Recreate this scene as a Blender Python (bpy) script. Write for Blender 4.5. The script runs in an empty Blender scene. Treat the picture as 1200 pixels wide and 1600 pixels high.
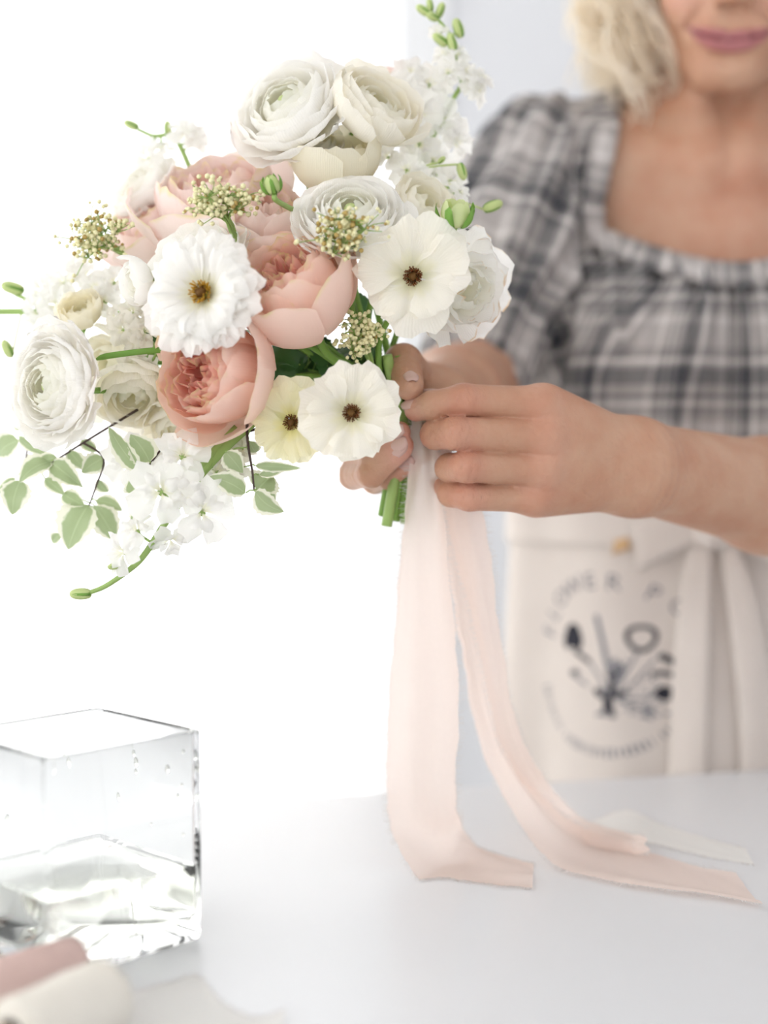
import bpy, math, random
import numpy as np
from mathutils import Vector, Matrix, Quaternion
random.seed(7)
rng = np.random.default_rng(11)
scene = bpy.context.scene
col = scene.collection

# ------------------------------------------------------------------ camera, world, exposure
FPX = 2250.0                    # focal length in pixels of the 1200 x 1600 frame
TABLE = 0.85                    # table top height
CAMZ = TABLE + 0.278
PITCH = math.atan(100.0 / FPX)  # horizon at y = 700
cd = bpy.data.cameras.new('camera')
cam = bpy.data.objects.new('camera', cd)
col.objects.link(cam)
cam.location = (0, 0, CAMZ)
cam.rotation_euler = (math.pi / 2 - PITCH, 0, 0)
cd.sensor_fit = 'HORIZONTAL'
cd.sensor_width = 36
cd.lens = FPX / 1200 * 36
cd.clip_start = 0.02
cd.dof.use_dof = True
cd.dof.focus_distance = 0.885
cd.dof.aperture_fstop = 2.9
scene.camera = cam

world = bpy.data.worlds.new('bright_sky')
scene.world = world
world.use_nodes = True
bg = world.node_tree.nodes['Background']
bg.inputs[0].default_value = (1.0, 1.0, 1.0, 1)
bg.inputs[1].default_value = 1.0
vs = scene.view_settings
vs.view_transform = 'Standard'
vs.look = 'None'
vs.gamma = 1
vs.use_curve_mapping = False
vs.exposure = 1.62
scene.cycles.max_bounces = 28
scene.cycles.diffuse_bounces = 10
scene.cycles.glossy_bounces = 12
scene.cycles.transparent_max_bounces = 16
scene.cycles.caustics_reflective = False
scene.cycles.caustics_refractive = True
scene.cycles.transmission_bounces = 24
scene.cycles.blur_glossy = 0.5
scene.cycles.use_denoising = True


def P(px, py, d):
    """world point seen at pixel (px, py), at distance d along world y"""
    X = (px - 600) / FPX
    Y = (800 - py) / FPX
    c, s = math.cos(PITCH), math.sin(PITCH)
    v = np.array([X, c + Y * s, -s + Y * c])
    return np.array([0, 0, CAMZ]) + v * (d / v[1])


def T(px, py, dz=0.0):
    """world point on the table top under a pixel"""
    X = (px - 600) / FPX
    Y = (800 - py) / FPX
    c, s = math.cos(PITCH), math.sin(PITCH)
    v = np.array([X, c + Y * s, -s + Y * c])
    k = (TABLE + dz - CAMZ) / v[2]
    return np.array([0, 0, CAMZ]) + v * k


# ------------------------------------------------------------------ helpers
def tag(o, label=None, cat=None, group=None, kind=None):
    if label: o['label'] = label
    if cat: o['category'] = cat
    if group: o['group'] = group
    if kind: o['kind'] = kind
    return o


def empty(name, loc=(0, 0, 0), rot=None):
    o = bpy.data.objects.new(name, None)
    o.empty_display_size = 0.02
    o.location = Vector(loc)
    if rot is not None:
        o.rotation_mode = 'QUATERNION'
        o.rotation_quaternion = rot
    col.objects.link(o)
    return o


def mesh_obj(name, V, F, mat, parent=None, uv=None, smooth=True, local=False, attrs=None, color=None, hard=None):
    """one mesh object; V in world space (unless local), stored relative to its parent"""
    V = np.asarray(V, dtype=np.float64)
    if parent is not None and not local:
        root = parent
        off = np.zeros(3)
        while root is not None:
            off += np.array(root.location)
            root = root.parent
        V = V - off
    me = bpy.data.meshes.new(name)
    me.from_pydata(V.tolist(), [], F.tolist() if isinstance(F, np.ndarray) else F)
    if uv is not None:
        lay = me.uv_layers.new(name='UVMap')
        idx = np.empty(len(me.loops), dtype=np.int32)
        me.loops.foreach_get('vertex_index', idx)
        lay.data.foreach_set('uv', np.asarray(uv, dtype=np.float32)[idx].ravel())
    if attrs:
        for k, a in attrs.items():
            a = np.asarray(a, dtype=np.float32)
            if a.ndim == 1:
                at = me.attributes.new(k, 'FLOAT', 'POINT')
                at.data.foreach_set('value', a)
            else:
                at = me.attributes.new(k, 'FLOAT_COLOR', 'POINT')
                at.data.foreach_set('color', np.c_[a, np.ones(len(a))].astype(np.float32).ravel())
    if smooth:
        me.shade_smooth()
    me.materials.append(mat)
    o = bpy.data.objects.new(name, me)
    if parent is not None:
        o.parent = parent
    if color is not None:
        o.color = (*color, 1)
    col.objects.link(o)
    return o


def grid_faces(nu, nv, wrap=False):
    F = []
    for i in range(nu - (0 if wrap else 1)):
        for j in range(nv - 1):
            a = i * nv + j
            b = ((i + 1) % nu) * nv + j
            F.append((a, b, b + 1, a + 1))
    return F


def catmull(pts, n):
    pts = np.asarray(pts, float)
    k = len(pts)
    out = []
    ts = np.linspace(0, k - 1, n)
    for t in ts:
        i = min(int(t), k - 2)
        f = t - i
        p0 = pts[max(i - 1, 0)]; p1 = pts[i]; p2 = pts[i + 1]; p3 = pts[min(i + 2, k - 1)]
        out.append(0.5 * ((2 * p1) + (-p0 + p2) * f + (2 * p0 - 5 * p1 + 4 * p2 - p3) * f * f + (-p0 + 3 * p1 - 3 * p2 + p3) * f ** 3))
    return np.array(out)


def tube(pts, radii, ns=7, caps=True):
    pts = np.asarray(pts, float)
    n = len(pts)
    radii = np.broadcast_to(np.asarray(radii, float), (n,))
    tan = np.gradient(pts, axis=0)
    tan /= np.linalg.norm(tan, axis=1)[:, None] + 1e-12
    up = np.array([0.0, 0, 1]) if abs(tan[0][2]) < .9 else np.array([1.0, 0, 0])
    V = []
    nrm = np.cross(tan[0], up)
    for i in range(n):
        nrm = nrm - tan[i] * np.dot(nrm, tan[i])
        nrm /= np.linalg.norm(nrm) + 1e-12
        b = np.cross(tan[i], nrm)
        for k in range(ns):
            a = 2 * math.pi * k / ns
            V.append(pts[i] + radii[i] * (math.cos(a) * nrm + math.sin(a) * b))
    F = []
    for i in range(n - 1):
        for k in range(ns):
            a = i * ns + k; b = i * ns + (k + 1) % ns
            F.append((a, b, b + ns, a + ns))
    if caps:
        F.append(tuple(range(ns - 1, -1, -1)))
        F.append(tuple((n - 1) * ns + k for k in range(ns)))
    return np.array(V), F


def join(parts):
    V = []; F = []; o = 0
    for v, f in parts:
        V.append(np.asarray(v, float)); F += [tuple(i + o for i in q) for q in f]; o += len(v)
    return np.concatenate(V), F


def box(lo, hi):
    x0, y0, z0 = lo; x1, y1, z1 = hi
    V = [(x0, y0, z0), (x1, y0, z0), (x1, y1, z0), (x0, y1, z0), (x0, y0, z1), (x1, y0, z1), (x1, y1, z1), (x0, y1, z1)]
    F = [(0, 3, 2, 1), (4, 5, 6, 7), (0, 1, 5, 4), (1, 2, 6, 5), (2, 3, 7, 6), (3, 0, 4, 7)]
    return np.array(V, float), F


def ico(c, r, sub=1):
    import bmesh
    key = sub
    if key not in ico.cache:
        bm = bmesh.new()
        bmesh.ops.create_icosphere(bm, subdivisions=sub, radius=1)
        ico.cache[key] = (np.array([v.co[:] for v in bm.verts]), [tuple(v.index for v in f.verts) for f in bm.faces])
        bm.free()
    v, f = ico.cache[key]
    return v * np.asarray(r) + np.asarray(c), f
ico.cache = {}


def bevel(o, w, seg=3, angle=40):
    m = o.modifiers.new('bevel', 'BEVEL')
    m.width = w; m.segments = seg; m.limit_method = 'ANGLE'; m.angle_limit = math.radians(angle)
    return o


# ------------------------------------------------------------------ materials
class NT:
    def __init__(self, name):
        self.m = bpy.data.materials.new(name)
        self.m.use_nodes = True
        self.t = self.m.node_tree
        self.n = self.t.nodes
        self.b = self.n['Principled BSDF']
        self.out = self.n['Material Output']
    def new(self, typ, **kw):
        nd = self.n.new(typ)
        for k, v in kw.items():
            setattr(nd, k, v)
        return nd
    def link(self, a, b):
        self.t.links.new(a, b)
    def val(self, x, sock):
        if isinstance(x, (int, float)):
            sock.default_value = x
        else:
            self.link(x, sock)
    def math(self, op, a, b=0.0, c=None, clamp=False):
        nd = self.new('ShaderNodeMath', operation=op)
        nd.use_clamp = clamp
        self.val(a, nd.inputs[0]); self.val(b, nd.inputs[1])
        if c is not None: self.val(c, nd.inputs[2])
        return nd.outputs[0]
    def mix(self, fac, a, b, blend='MIX'):
        nd = self.new('ShaderNodeMix', data_type='RGBA', blend_type=blend)
        self.val(fac, nd.inputs[0])
        for x, s in ((a, nd.inputs[6]), (b, nd.inputs[7])):
            if isinstance(x, tuple): s.default_value = (*x, 1)
            else: self.link(x, s)
        return nd.outputs[2]
    def noise(self, scale, detail=3, vec=None, rough=.5):
        nd = self.new('ShaderNodeTexNoise')
        nd.inputs['Scale'].default_value = scale
        nd.inputs['Detail'].default_value = detail
        nd.inputs['Roughness'].default_value = rough
        if vec is None:
            vec = self.new('ShaderNodeTexCoord').outputs['Object']
        self.link(vec, nd.inputs['Vector'])
        return nd.outputs['Fac']
    def ramp(self, fac, stops):
        nd = self.new('ShaderNodeValToRGB')
        el = nd.color_ramp.elements
        while len(el) < len(stops): el.new(.5)
        for e, (p, c) in zip(el, stops):
            e.position = p; e.color = (*c, 1)
        self.link(fac, nd.inputs[0])
        return nd.outputs[0]
    def bump(self, h, strength=.3, dist=.001):
        nd = self.new('ShaderNodeBump')
        nd.inputs['Strength'].default_value = strength
        nd.inputs['Distance'].default_value = dist
        self.link(h, nd.inputs['Height'])
        self.link(nd.outputs[0], self.b.inputs['Normal'])
        return nd.outputs[0]
    def color(self, c):
        if isinstance(c, tuple): self.b.inputs['Base Color'].default_value = (*c, 1)
        else: self.link(c, self.b.inputs['Base Color'])
        self.col = c
    def translucent(self, amount, c=None):
        tr = self.new('ShaderNodeBsdfTranslucent')
        c = self.col if c is None else c
        if isinstance(c, tuple): tr.inputs[0].default_value = (*c, 1)
        else: self.link(c, tr.inputs[0])
        ms = self.new('ShaderNodeMixShader')
        self.val(amount, ms.inputs[0])
        self.link(self.b.outputs[0], ms.inputs[1]); self.link(tr.outputs[0], ms.inputs[2])
        self.link(ms.outputs[0], self.out.inputs[0])
        self.last = ms.outputs[0]
    def transparent(self, amount):
        tr = self.new('ShaderNodeBsdfTransparent')
        ms = self.new('ShaderNodeMixShader')
        self.val(amount, ms.inputs[0])
        self.link(self.last, ms.inputs[1]); self.link(tr.outputs[0], ms.inputs[2])
        self.link(ms.outputs[0], self.out.inputs[0])


def simple(name, c, rough=.5, spec=.4, noise=None, transl=0):
    t = NT(name)
    cc = c
    if noise:
        sc, amt = noise
        n = t.noise(sc)
        cc = t.mix(n, tuple(x * (1 - amt) for x in c), tuple(min(1, x * (1 + amt * .6)) for x in c))
    t.color(cc)
    t.b.inputs['Roughness'].default_value = rough
    t.b.inputs['Specular IOR Level'].default_value = spec
    if transl: t.translucent(transl)
    return t.m


M = {}
M['wall'] = simple('wall_paint', (.72, .73, .755), .7, .2, (6, .02))
M['ceiling'] = simple('ceiling_paint', (.85, .85, .85), .8, .2)
M['floor'] = simple('pale_floor', (.74, .72, .69), .5, .3, (3, .06))
M['trim'] = simple('white_trim', (.82, .83, .84), .45, .4)
t = NT('white_laminate')
n = t.noise(9, 4)
t.color(t.mix(n, (.69, .70, .715), (.71, .72, .735)))
t.b.inputs['Roughness'].default_value = .3
t.b.inputs['Specular IOR Level'].default_value = .25
M['table'] = t.m
t = NT('sheer_curtain')
t.color((.93, .93, .93)); t.b.inputs['Roughness'].default_value = .9
t.translucent(.6); t.transparent(.45)
M['sheer'] = t.m
t = NT('window_glass')
g = t.new('ShaderNodeBsdfGlossy'); g.inputs['Roughness'].default_value = .0
tr = t.new('ShaderNodeBsdfTransparent'); ms = t.new('ShaderNodeMixShader'); ms.inputs[0].default_value = .05
t.link(tr.outputs[0], ms.inputs[1]); t.link(g.outputs[0], ms.inputs[2]); t.link(ms.outputs[0], t.out.inputs[0])
M['pane'] = t.m


def petal_mat(name, base_tint, edge=None, transl=.38, vein=.5):
    """petal: per-petal colour from the object's colour, tinted at the claw and (roses) along the rim"""
    t = NT(name)
    oi = t.new('ShaderNodeObjectInfo')
    uv = t.new('ShaderNodeUVMap'); sp = t.new('ShaderNodeSeparateXYZ'); t.link(uv.outputs[0], sp.inputs[0])
    v = sp.outputs[1]
    f = t.math('SUBTRACT', 1.0, t.math('DIVIDE', v, .45, clamp=True), clamp=True)
    c = t.mix(t.math('MULTIPLY', f, .9), oi.outputs['Color'], base_tint)
    if edge:
        e = t.math('MULTIPLY', t.math('SUBTRACT', v, .93, clamp=True), 12.0, clamp=True)
        nz = t.noise(70, 2)
        e = t.math('MULTIPLY', e, t.math('MULTIPLY', t.math('SUBTRACT', nz, .45, clamp=True), 5.0, clamp=True))
        c = t.mix(e, c, edge)
    t.color(c)
    t.b.inputs['Roughness'].default_value = .55
    t.b.inputs['Specular IOR Level'].default_value = .25
    # fine lengthwise veins
    w = t.new('ShaderNodeTexWave'); w.bands_direction = 'X'
    w.inputs['Scale'].default_value = 9; w.inputs['Distortion'].default_value = 3; w.inputs['Detail'].default_value = 2
    t.link(uv.outputs[0], w.inputs['Vector'])
    t.bump(w.outputs['Fac'], vein, .0004)
    t.translucent(transl)
    return t.m


M['white_petal'] = petal_mat('white_petal', (.92, .91, .66), None, .50, .35)
M['rose_petal'] = petal_mat('rose_petal', (.90, .60, .46), (.80, .72, .34), .36, .08)
M['butterfly_petal'] = petal_mat('butterfly_petal', (.93, .88, .55), None, .46, .55)
M['yellow_petal'] = petal_mat('yellow_petal', (.90, .82, .22), None, .46, .5)
M['stem'] = simple('green_stem', (.20, .36, .07), .45, .35, (30, .3))
M['pale_stem'] = simple('pale_green_stem', (.36, .52, .16), .45, .35, (30, .2), .15)
M['sepal'] = simple('sepal_green', (.22, .42, .08), .5, .3, (40, .3), .2)
M['bud'] = simple('bud_green', (.62, .72, .32), .5, .3, (30, .2), .25)
M['stamen'] = simple('brown_stamen', (.16, .045, .008), .6, .2, (200, .5))
M['stamen_gold'] = simple('golden_stamen', (.55, .30, .03), .6, .2, (200, .5))
M['pistil'] = simple('green_pistil', (.13, .06, .012), .6, .2, (300, .5))
M['filler_bud'] = simple('filler_bud', (.80, .76, .46), .6, .2, (90, .25))
M['filler_tip'] = simple('filler_tip', (.42, .30, .10), .7, .2)
M['dark_leaf'] = simple('dark_leaf', (.045, .13, .03), .35, .5, (25, .4), .15)
M['twig'] = simple('brown_twig', (.07, .045, .04), .6, .3, (60, .3))
t = NT('variegated_leaf')
uv = t.new('ShaderNodeUVMap'); sp = t.new('ShaderNodeSeparateXYZ'); t.link(uv.outputs[0], sp.inputs[0])
au = t.math('ABSOLUTE', t.math('SUBTRACT', t.math('MULTIPLY', sp.outputs[0], 2.0), 1.0))
nz = t.noise(90, 3)
e = t.math('MULTIPLY', t.math('SUBTRACT', t.math('ADD', au, t.math('MULTIPLY', t.math('SUBTRACT', nz, .5), .7)), .62), 9.0, clamp=True)
c = t.mix(nz, (.33, .42, .21), (.44, .53, .31))
mid = t.math('SUBTRACT', 1.0, t.math('MULTIPLY', au, 14.0), clamp=True)
c = t.mix(t.math('MULTIPLY', mid, .5), c, (.55, .66, .40))
c = t.mix(e, c, (.84, .84, .70))
t.color(c); t.b.inputs['Roughness'].default_value = .5; t.translucent(.35)
M['varieg'] = t.m


def chiffon(name, c, transp, transl=.45):
    t = NT(name)
    n = t.noise(400, 2)
    t.color(t.mix(n, tuple(x * .97 for x in c), c))
    t.b.inputs['Roughness'].default_value = .8
    t.b.inputs['Specular IOR Level'].default_value = .1
    uv = t.new('ShaderNodeUVMap')
    w = t.new('ShaderNodeTexWave'); w.inputs['Scale'].default_value = 60; w.bands_direction = 'X'
    w.inputs['Distortion'].default_value = 1.5
    t.link(uv.outputs[0], w.inputs['Vector'])
    t.bump(w.outputs['Fac'], .15, .0003)
    t.translucent(transl); t.transparent(transp)
    return t.m


M['blush'] = chiffon('blush_chiffon', (.945, .825, .76), .14)
M['cream_chiffon'] = chiffon('cream_chiffon', (.98, .965, .93), .12)
M['fray'] = chiffon('frayed_thread', (.98, .95, .93), .3, .6)
M['cream_roll'] = simple('cream_silk', (.86, .82, .74), .75, .15, (120, .05), .1)
M['pink_roll'] = simple('dusty_pink_silk', (.72, .53, .48), .75, .15, (120, .06), .1)
M['wood'] = simple('pale_wood', (.70, .55, .42), .5, .3, (40, .15))
t = NT('clear_glass')
t.b.inputs['Base Color'].default_value = (.975, .985, .985, 1)
t.b.inputs['Roughness'].default_value = 0.0
t.b.inputs['IOR'].default_value = 1.25
t.b.inputs['Transmission Weight'].default_value = 1
M['glass'] = t.m
t = NT('water')
t.b.inputs['Base Color'].default_value = (.955, .955, .90, 1)
t.b.inputs['Roughness'].default_value = 0.0
t.b.inputs['IOR'].default_value = 1.24
t.b.inputs['Transmission Weight'].default_value = 1
M['water'] = t.m

# skin: tint attribute holds the flesh's own colour (lips, flushed knuckles, nails) plus mouth-line shade, freckles from noise
t = NT('skin')
at = t.new('ShaderNodeAttribute'); at.attribute_name = 'tint'
n1 = t.noise(35, 3); n2 = t.noise(260, 2)
c = t.mix(t.math('MULTIPLY', t.math('SUBTRACT', n1, .3, clamp=True), 2.2, clamp=True), at.outputs['Color'], (.88, .72, .66), 'MULTIPLY')
vo = t.new('ShaderNodeTexVoronoi'); vo.inputs['Scale'].default_value = 95
tc = t.new('ShaderNodeTexCoord'); t.link(tc.outputs['Object'], vo.inputs['Vector'])
fr = t.math('MULTIPLY', t.math('SUBTRACT', .17, vo.outputs['Distance'], clamp=True), 5.0, clamp=True)
fr = t.math('MULTIPLY', fr, t.math('MULTIPLY', t.math('SUBTRACT', t.noise(14, 2), .5, clamp=True), 5.0, clamp=True))
c = t.mix(fr, c, (.42, .22, .13))
t.color(c)
t.b.inputs['Roughness'].default_value = .48
t.b.inputs['Specular IOR Level'].default_value = .35
t.b.inputs['Subsurface Weight'].default_value = .12
t.b.inputs['Subsurface Radius'].default_value = (.010, .004, .002)
t.b.inputs['Subsurface Scale'].default_value = .6
at2 = t.new('ShaderNodeAttribute'); at2.attribute_name = 'crease'
h = t.math('ADD', t.math('MULTIPLY', n2, .6), t.math('MULTIPLY', at2.outputs['Fac'], -1.0))
t.bump(h, .8, .0014)
M['skin'] = t.m
M['nail'] = simple('fingernail', (.60, .40, .35), .3, .4)
t = NT('blonde_hair')
n = t.noise(60, 3)
t.color(t.mix(n, (.97, .89, .74), (.99, .97, .93)))
t.b.inputs['Roughness'].default_value = .45; t.translucent(.6)
M['hair'] = t.m

# plaid: warp and weft stripes in cloth coordinates (metres)
t = NT('grey_plaid')
uv = t.new('ShaderNodeUVMap'); sp = t.new('ShaderNodeSeparateXYZ'); t.link(uv.outputs[0], sp.inputs[0])
def stripes(x, period, off):
    f = t.math('FRACT', t.math('ADD', t.math('DIVIDE', x, period), off))
    nd = t.new('ShaderNodeValToRGB'); nd.color_ramp.interpolation = 'CONSTANT'
    st = [(0, .80), (.06, .18), (.12, .55), (.20, .10), (.36, .50), (.40, 1.0), (.45, .45), (.55, .72), (.78, .95), (.84, .62), (.92, .35)]
    el = nd.color_ramp.elements
    while len(el) < len(st): el.new(.5)
    for e_, (p_, v_) in zip(el, st):
        e_.position = p_; e_.color = (v_, v_, v_, 1)
    t.link(f, nd.inputs[0])
    return nd.outputs[0]
su = stripes(sp.outputs[0], .078, .1)
sv = stripes(sp.outputs[1], .092, .35)
lum = t.math('ADD', t.math('MULTIPLY', su, .5), t.math('MULTIPLY', sv, .5))
c = t.ramp(lum, [(0.10, (.045, .047, .055)), (.36, (.15, .147, .152)), (.64, (.42, .385, .365)), (.95, (.80, .76, .735))])
th = t.new('ShaderNodeTexChecker'); th.inputs['Scale'].default_value = 700
t.link(uv.outputs[0], th.inputs['Vector'])
c = t.mix(t.math('MULTIPLY', th.outputs['Fac'], .12), c, (.62, .60, .60))
t.color(c)
t.b.inputs['Roughness'].default_value = .85; t.b.inputs['Specular IOR Level'].default_value = .1
t.bump(t.noise(900, 2), .3, .0004)
t.translucent(.18)
M['plaid'] = t.m
t = NT('natural_canvas')
n = t.noise(25, 4); n3 = t.noise(1200, 2)
t.color(t.mix(n, (.72, .655, .605), (.80, .74, .69)))
t.b.inputs['Roughness'].default_value = .9; t.b.inputs['Specular IOR Level'].default_value = .1
t.bump(n3, .3, .0004); t.translucent(.2)
M['canvas'] = t.m
M['ink'] = simple('printed_ink', (.035, .035, .045), .8, .1)
M['grey_ink'] = simple('faded_ink', (.22, .22, .24), .8, .1)
M['trousers'] = simple('grey_trousers', (.33, .33, .35), .9, .1)
M['label_tan'] = simple('tan_leather_label', (.60, .40, .22), .6, .3)

# ------------------------------------------------------------------ the room
def struct(name, boxes, mat, parent=None):
    V, F = join([box(*b) for b in boxes])
    o = mesh_obj(name, V, F, mat, parent, smooth=False)
    if parent is None: o['kind'] = 'structure'
    return o

WY = 2.3
struct('floor', [((-2.8, -2.2, -.05), (1.9, 2.6, 0))], M['floor'])
struct('ceiling', [((-2.8, -2.2, 2.7), (1.9, 2.6, 2.76))], M['ceiling'])
struct('wall_back', [((.03, WY, 0), (1.9, WY + .14, 2.7)), ((-2.8, WY, 0), (-2.4, WY + .14, 2.7)), ((-2.4, WY, 2.45), (.03, WY + .14, 2.7))], M['wall'])
struct('wall_right', [((1.75, -2.2, 0), (1.9, WY, 2.7))], M['wall'])
struct('wall_left', [((-2.8, -2.2, 0), (-2.65, -1.2, 2.7)), ((-2.8, 2.1, 0), (-2.65, WY, 2.7)), ((-2.8, -1.2, 0), (-2.65, 2.1, .15)), ((-2.8, -1.2, 2.6), (-2.65, 2.1, 2.7))], M['wall'])
struct('wall_front_unseen', [((-2.8, -2.35, 0), (1.9, -2.2, .35)), ((-2.8, -2.35, 2.6), (1.9, -2.2, 2.7)), ((-2.8, -2.35, .35), (-2.6, -2.2, 2.6)), ((.3, -2.35, .35), (1.9, -2.2, 2.6))], M['wall'])  # unseen wall added to curb front light; its opening lets fill in
struct('baseboard_back', [((.10, WY - .015, 0), (1.75, WY, .09))], M['trim'])
struct('baseboard_right', [((1.735, -2.2, 0), (1.75, WY - .015, .09))], M['trim'])
def window(name, lo, hi, axis, n):
    """glazed frame in a wall opening: casing, mullions, one pane per light"""
    w = empty(name, ((lo[0] + hi[0]) / 2, (lo[1] + hi[1]) / 2, lo[2])); w['kind'] = 'structure'
    k = 0 if axis == 'x' else 1
    t_ = .05
    def seg(a, b, z0, z1, depth=(.3, .7)):
        l = list(lo); h_ = list(hi); l[k] = a; h_[k] = b; l[2] = z0; h_[2] = z1
        q = 1 - k; d0 = lo[q]; d1 = hi[q]
        l[q] = d0 + (d1 - d0) * depth[0]; h_[q] = d0 + (d1 - d0) * depth[1]
        return (tuple(l), tuple(h_))
    fr = [seg(lo[k], hi[k], lo[2], lo[2] + t_), seg(lo[k], hi[k], hi[2] - t_, hi[2]), seg(lo[k], lo[k] + t_, lo[2] + t_, hi[2] - t_), seg(hi[k] - t_, hi[k], lo[2] + t_, hi[2] - t_)]
    V, F = join([box(*b) for b in fr]); mesh_obj('window_frame', V, F, M['trim'], w, smooth=False)
    xs = np.linspace(lo[k] + t_, hi[k] - t_, n + 1)
    for i in range(n):
        if i:
            V, F = box(*seg(xs[i] - .02, xs[i] + .02, lo[2] + t_, hi[2] - t_)); mesh_obj('mullion', V, F, M['trim'], w, smooth=False)
        V, F = box(*seg(xs[i] + .02 * (i > 0), xs[i + 1] - .02 * (i < n - 1), lo[2] + t_, hi[2] - t_, (.48, .52)))
        mesh_obj('pane', V, F, M['pane'], w, smooth=False)
    return w
window('window_1', (-2.4, WY, .0), (.03, WY + .14, 2.45), 'x', 3)
window('window_2', (-2.8, -1.2, .15), (-2.65, 2.1, 2.6), 'y', 3)
window('window_fill', (-2.6, -2.35, .35), (.3, -2.2, 2.6), 'x', 3)  # unseen window added behind the camera for front fill light
V, F = join([box((.03, WY - .012, 0), (.10, WY, 2.53)), box((-2.47, WY - .012, 2.45), (.03, WY, 2.53))])
tr1 = mesh_obj('trim_1', V, F, M['trim'], smooth=False); tr1['kind'] = 'structure'

# sheer curtain hanging on a rod before the big window
cur = tag(empty('sheer_curtain', (-1.2, WY - .09, 0)), 'sheer white curtain hanging in soft folds before the tall bright window', 'curtain')
nu, nv = 260, 5
us = np.linspace(-2.45, .025, nu)
V = []
for x in us:
    for j in range(nv):
        z = .03 + 2.50 * j / (nv - 1)
        V.append((x, WY - .09 + .022 * math.sin(x * 46 + .6 * math.sin(x * 7)) * (1.1 - .3 * j / nv), z))
mesh_obj('cloth', V, grid_faces(nu, nv), M['sheer'], cur)
V, F = tube([(-2.5, WY - .09, 2.545), (.10, WY - .09, 2.545)], .010, 10); mesh_obj('rod', V, F, M['trim'], cur)

# ------------------------------------------------------------------ the table
TA = np.array([-.147, 1.121]); TB = np.array([.33, 1.238])
tdir = (TB - TA) / np.linalg.norm(TB - TA); tnrm = np.array([tdir[1], -tdir[0]])      # towards the camera
tc0 = TA + tdir * .24
table = tag(empty('table', (*(tc0 + tnrm * .42), 0)), 'white glossy work table under the vase and ribbons', 'table')
def tbox(s0, s1, t0, t1, z0, z1):
    V, F = box((0, 0, 0), (1, 1, 1))
    out = []
    for x, y, z in V:
        p = tc0 + tdir * (s0 + (s1 - s0) * x) + tnrm * (t1 + (t0 - t1) * y)
        out.append((*p, z0 + (z1 - z0) * z))
    return np.array(out), F
V, F = tbox(-1.0, .85, 0, .84, TABLE - .03, TABLE); bevel(mesh_obj('tabletop', V, F, M['table'], table, smooth=False), .004)
V, F = join([tbox(-.9, .75, .07, .09, TABLE - .11, TABLE - .0305), tbox(-.9, .75, .75, .77, TABLE - .11, TABLE - .0305)])
mesh_obj('rail', V, F, M['table'], table, smooth=False)
for s in (-.94, .74):
    for q in (.06, .73):
        V, F = tbox(s, s + .05, q, q + .05, 0, TABLE - .0305); mesh_obj('leg', V, F, M['table'], table, smooth=False)

# ------------------------------------------------------------------ glass cube vase with a little water
def rrect(hw, r, n=6):
    pts = []
    for cx_, cy_, a0 in ((1, 1, 0), (-1, 1, 90), (-1, -1, 180), (1, -1, 270)):
        for k in range(n + 1):
            a = math.radians(a0 + 90 * k / n)
            pts.append((cx_ * (hw - r) + r * math.cos(a), cy_ * (hw - r) + r * math.sin(a)))
    return np.array(pts)
VC = (T(48, 0.1 + 1188, .12)[:2] + T(175, 1102, .12)[:2]) / 2
VANG = math.radians(46)
HW, VH = .0515, .12
def ringstack(levels, close0=True, close1=True):
    V = []; F = []
    rot = np.array([[math.cos(VANG), -math.sin(VANG)], [math.sin(VANG), math.cos(VANG)]])
    for hw, r, z in levels:
        p = rrect(hw, r) @ rot.T
        V += [(VC[0] + a, VC[1] + b, TABLE + z) for a, b in p]
    n = 28
    for i in range(len(levels) - 1):
        for k in range(n):
            a = i * n + k; b = i * n + (k + 1) % n
            F.append((a, b, b + n, a + n))
    if close0: F.append(tuple(range(n - 1, -1, -1)))
    if close1: F.append(tuple((len(levels) - 1) * n + k for k in range(n)))
    return np.array(V), F
vase = tag(empty('glass_vase', (VC[0], VC[1], TABLE)), 'clear square glass vase with a little water on the table', 'vase')
th_ = .0042
lv = [(HW - .004, .004, .0004), (HW - .001, .006, .002), (HW, .007, .006), (HW, .007, .04), (HW, .007, .08), (HW, .007, VH - .002), (HW - .0008, .0065, VH - .0004), (HW - .002, .0055, VH),
      (HW - th_ + .0008, .004, VH - .0004), (HW - th_, .004, VH - .002), (HW - th_, .004, .08), (HW - th_, .004, .04), (HW - th_, .004, .017), (HW - th_ - .002, .006, .0125), (HW - th_ - .008, .008, .011)]
V, F = ringstack(lv)
gb = mesh_obj('glass_body', V, F, M['glass'], vase)
wi = HW - th_ + .0006
V, F = ringstack([(wi - .008, .007, .0109), (wi - .002, .006, .0122), (wi, .0045, .0168), (wi, .0045, .030), (wi, .0045, .0435), (wi - .0008, .004, .0437)])
mesh_obj('water', V, F, M['water'], vase)
rot = np.array([[math.cos(VANG), -math.sin(VANG)], [math.sin(VANG), math.cos(VANG)]])
for k in range(22):          # droplets clinging to the inside of two far walls
    side = k % 2
    u = random.uniform(-.04, .04); z = random.uniform(.055, .112); r = random.uniform(.0006, .0016)
    loc = np.array((HW - th_, u)) if side else np.array((u, HW - th_))
    p = rot @ loc
    V, F = ico((VC[0] + p[0], VC[1] + p[1], TABLE + z), (r, r, r * 1.5), 2)
    mesh_obj('water_droplet', V, F, M['water'], vase)

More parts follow.
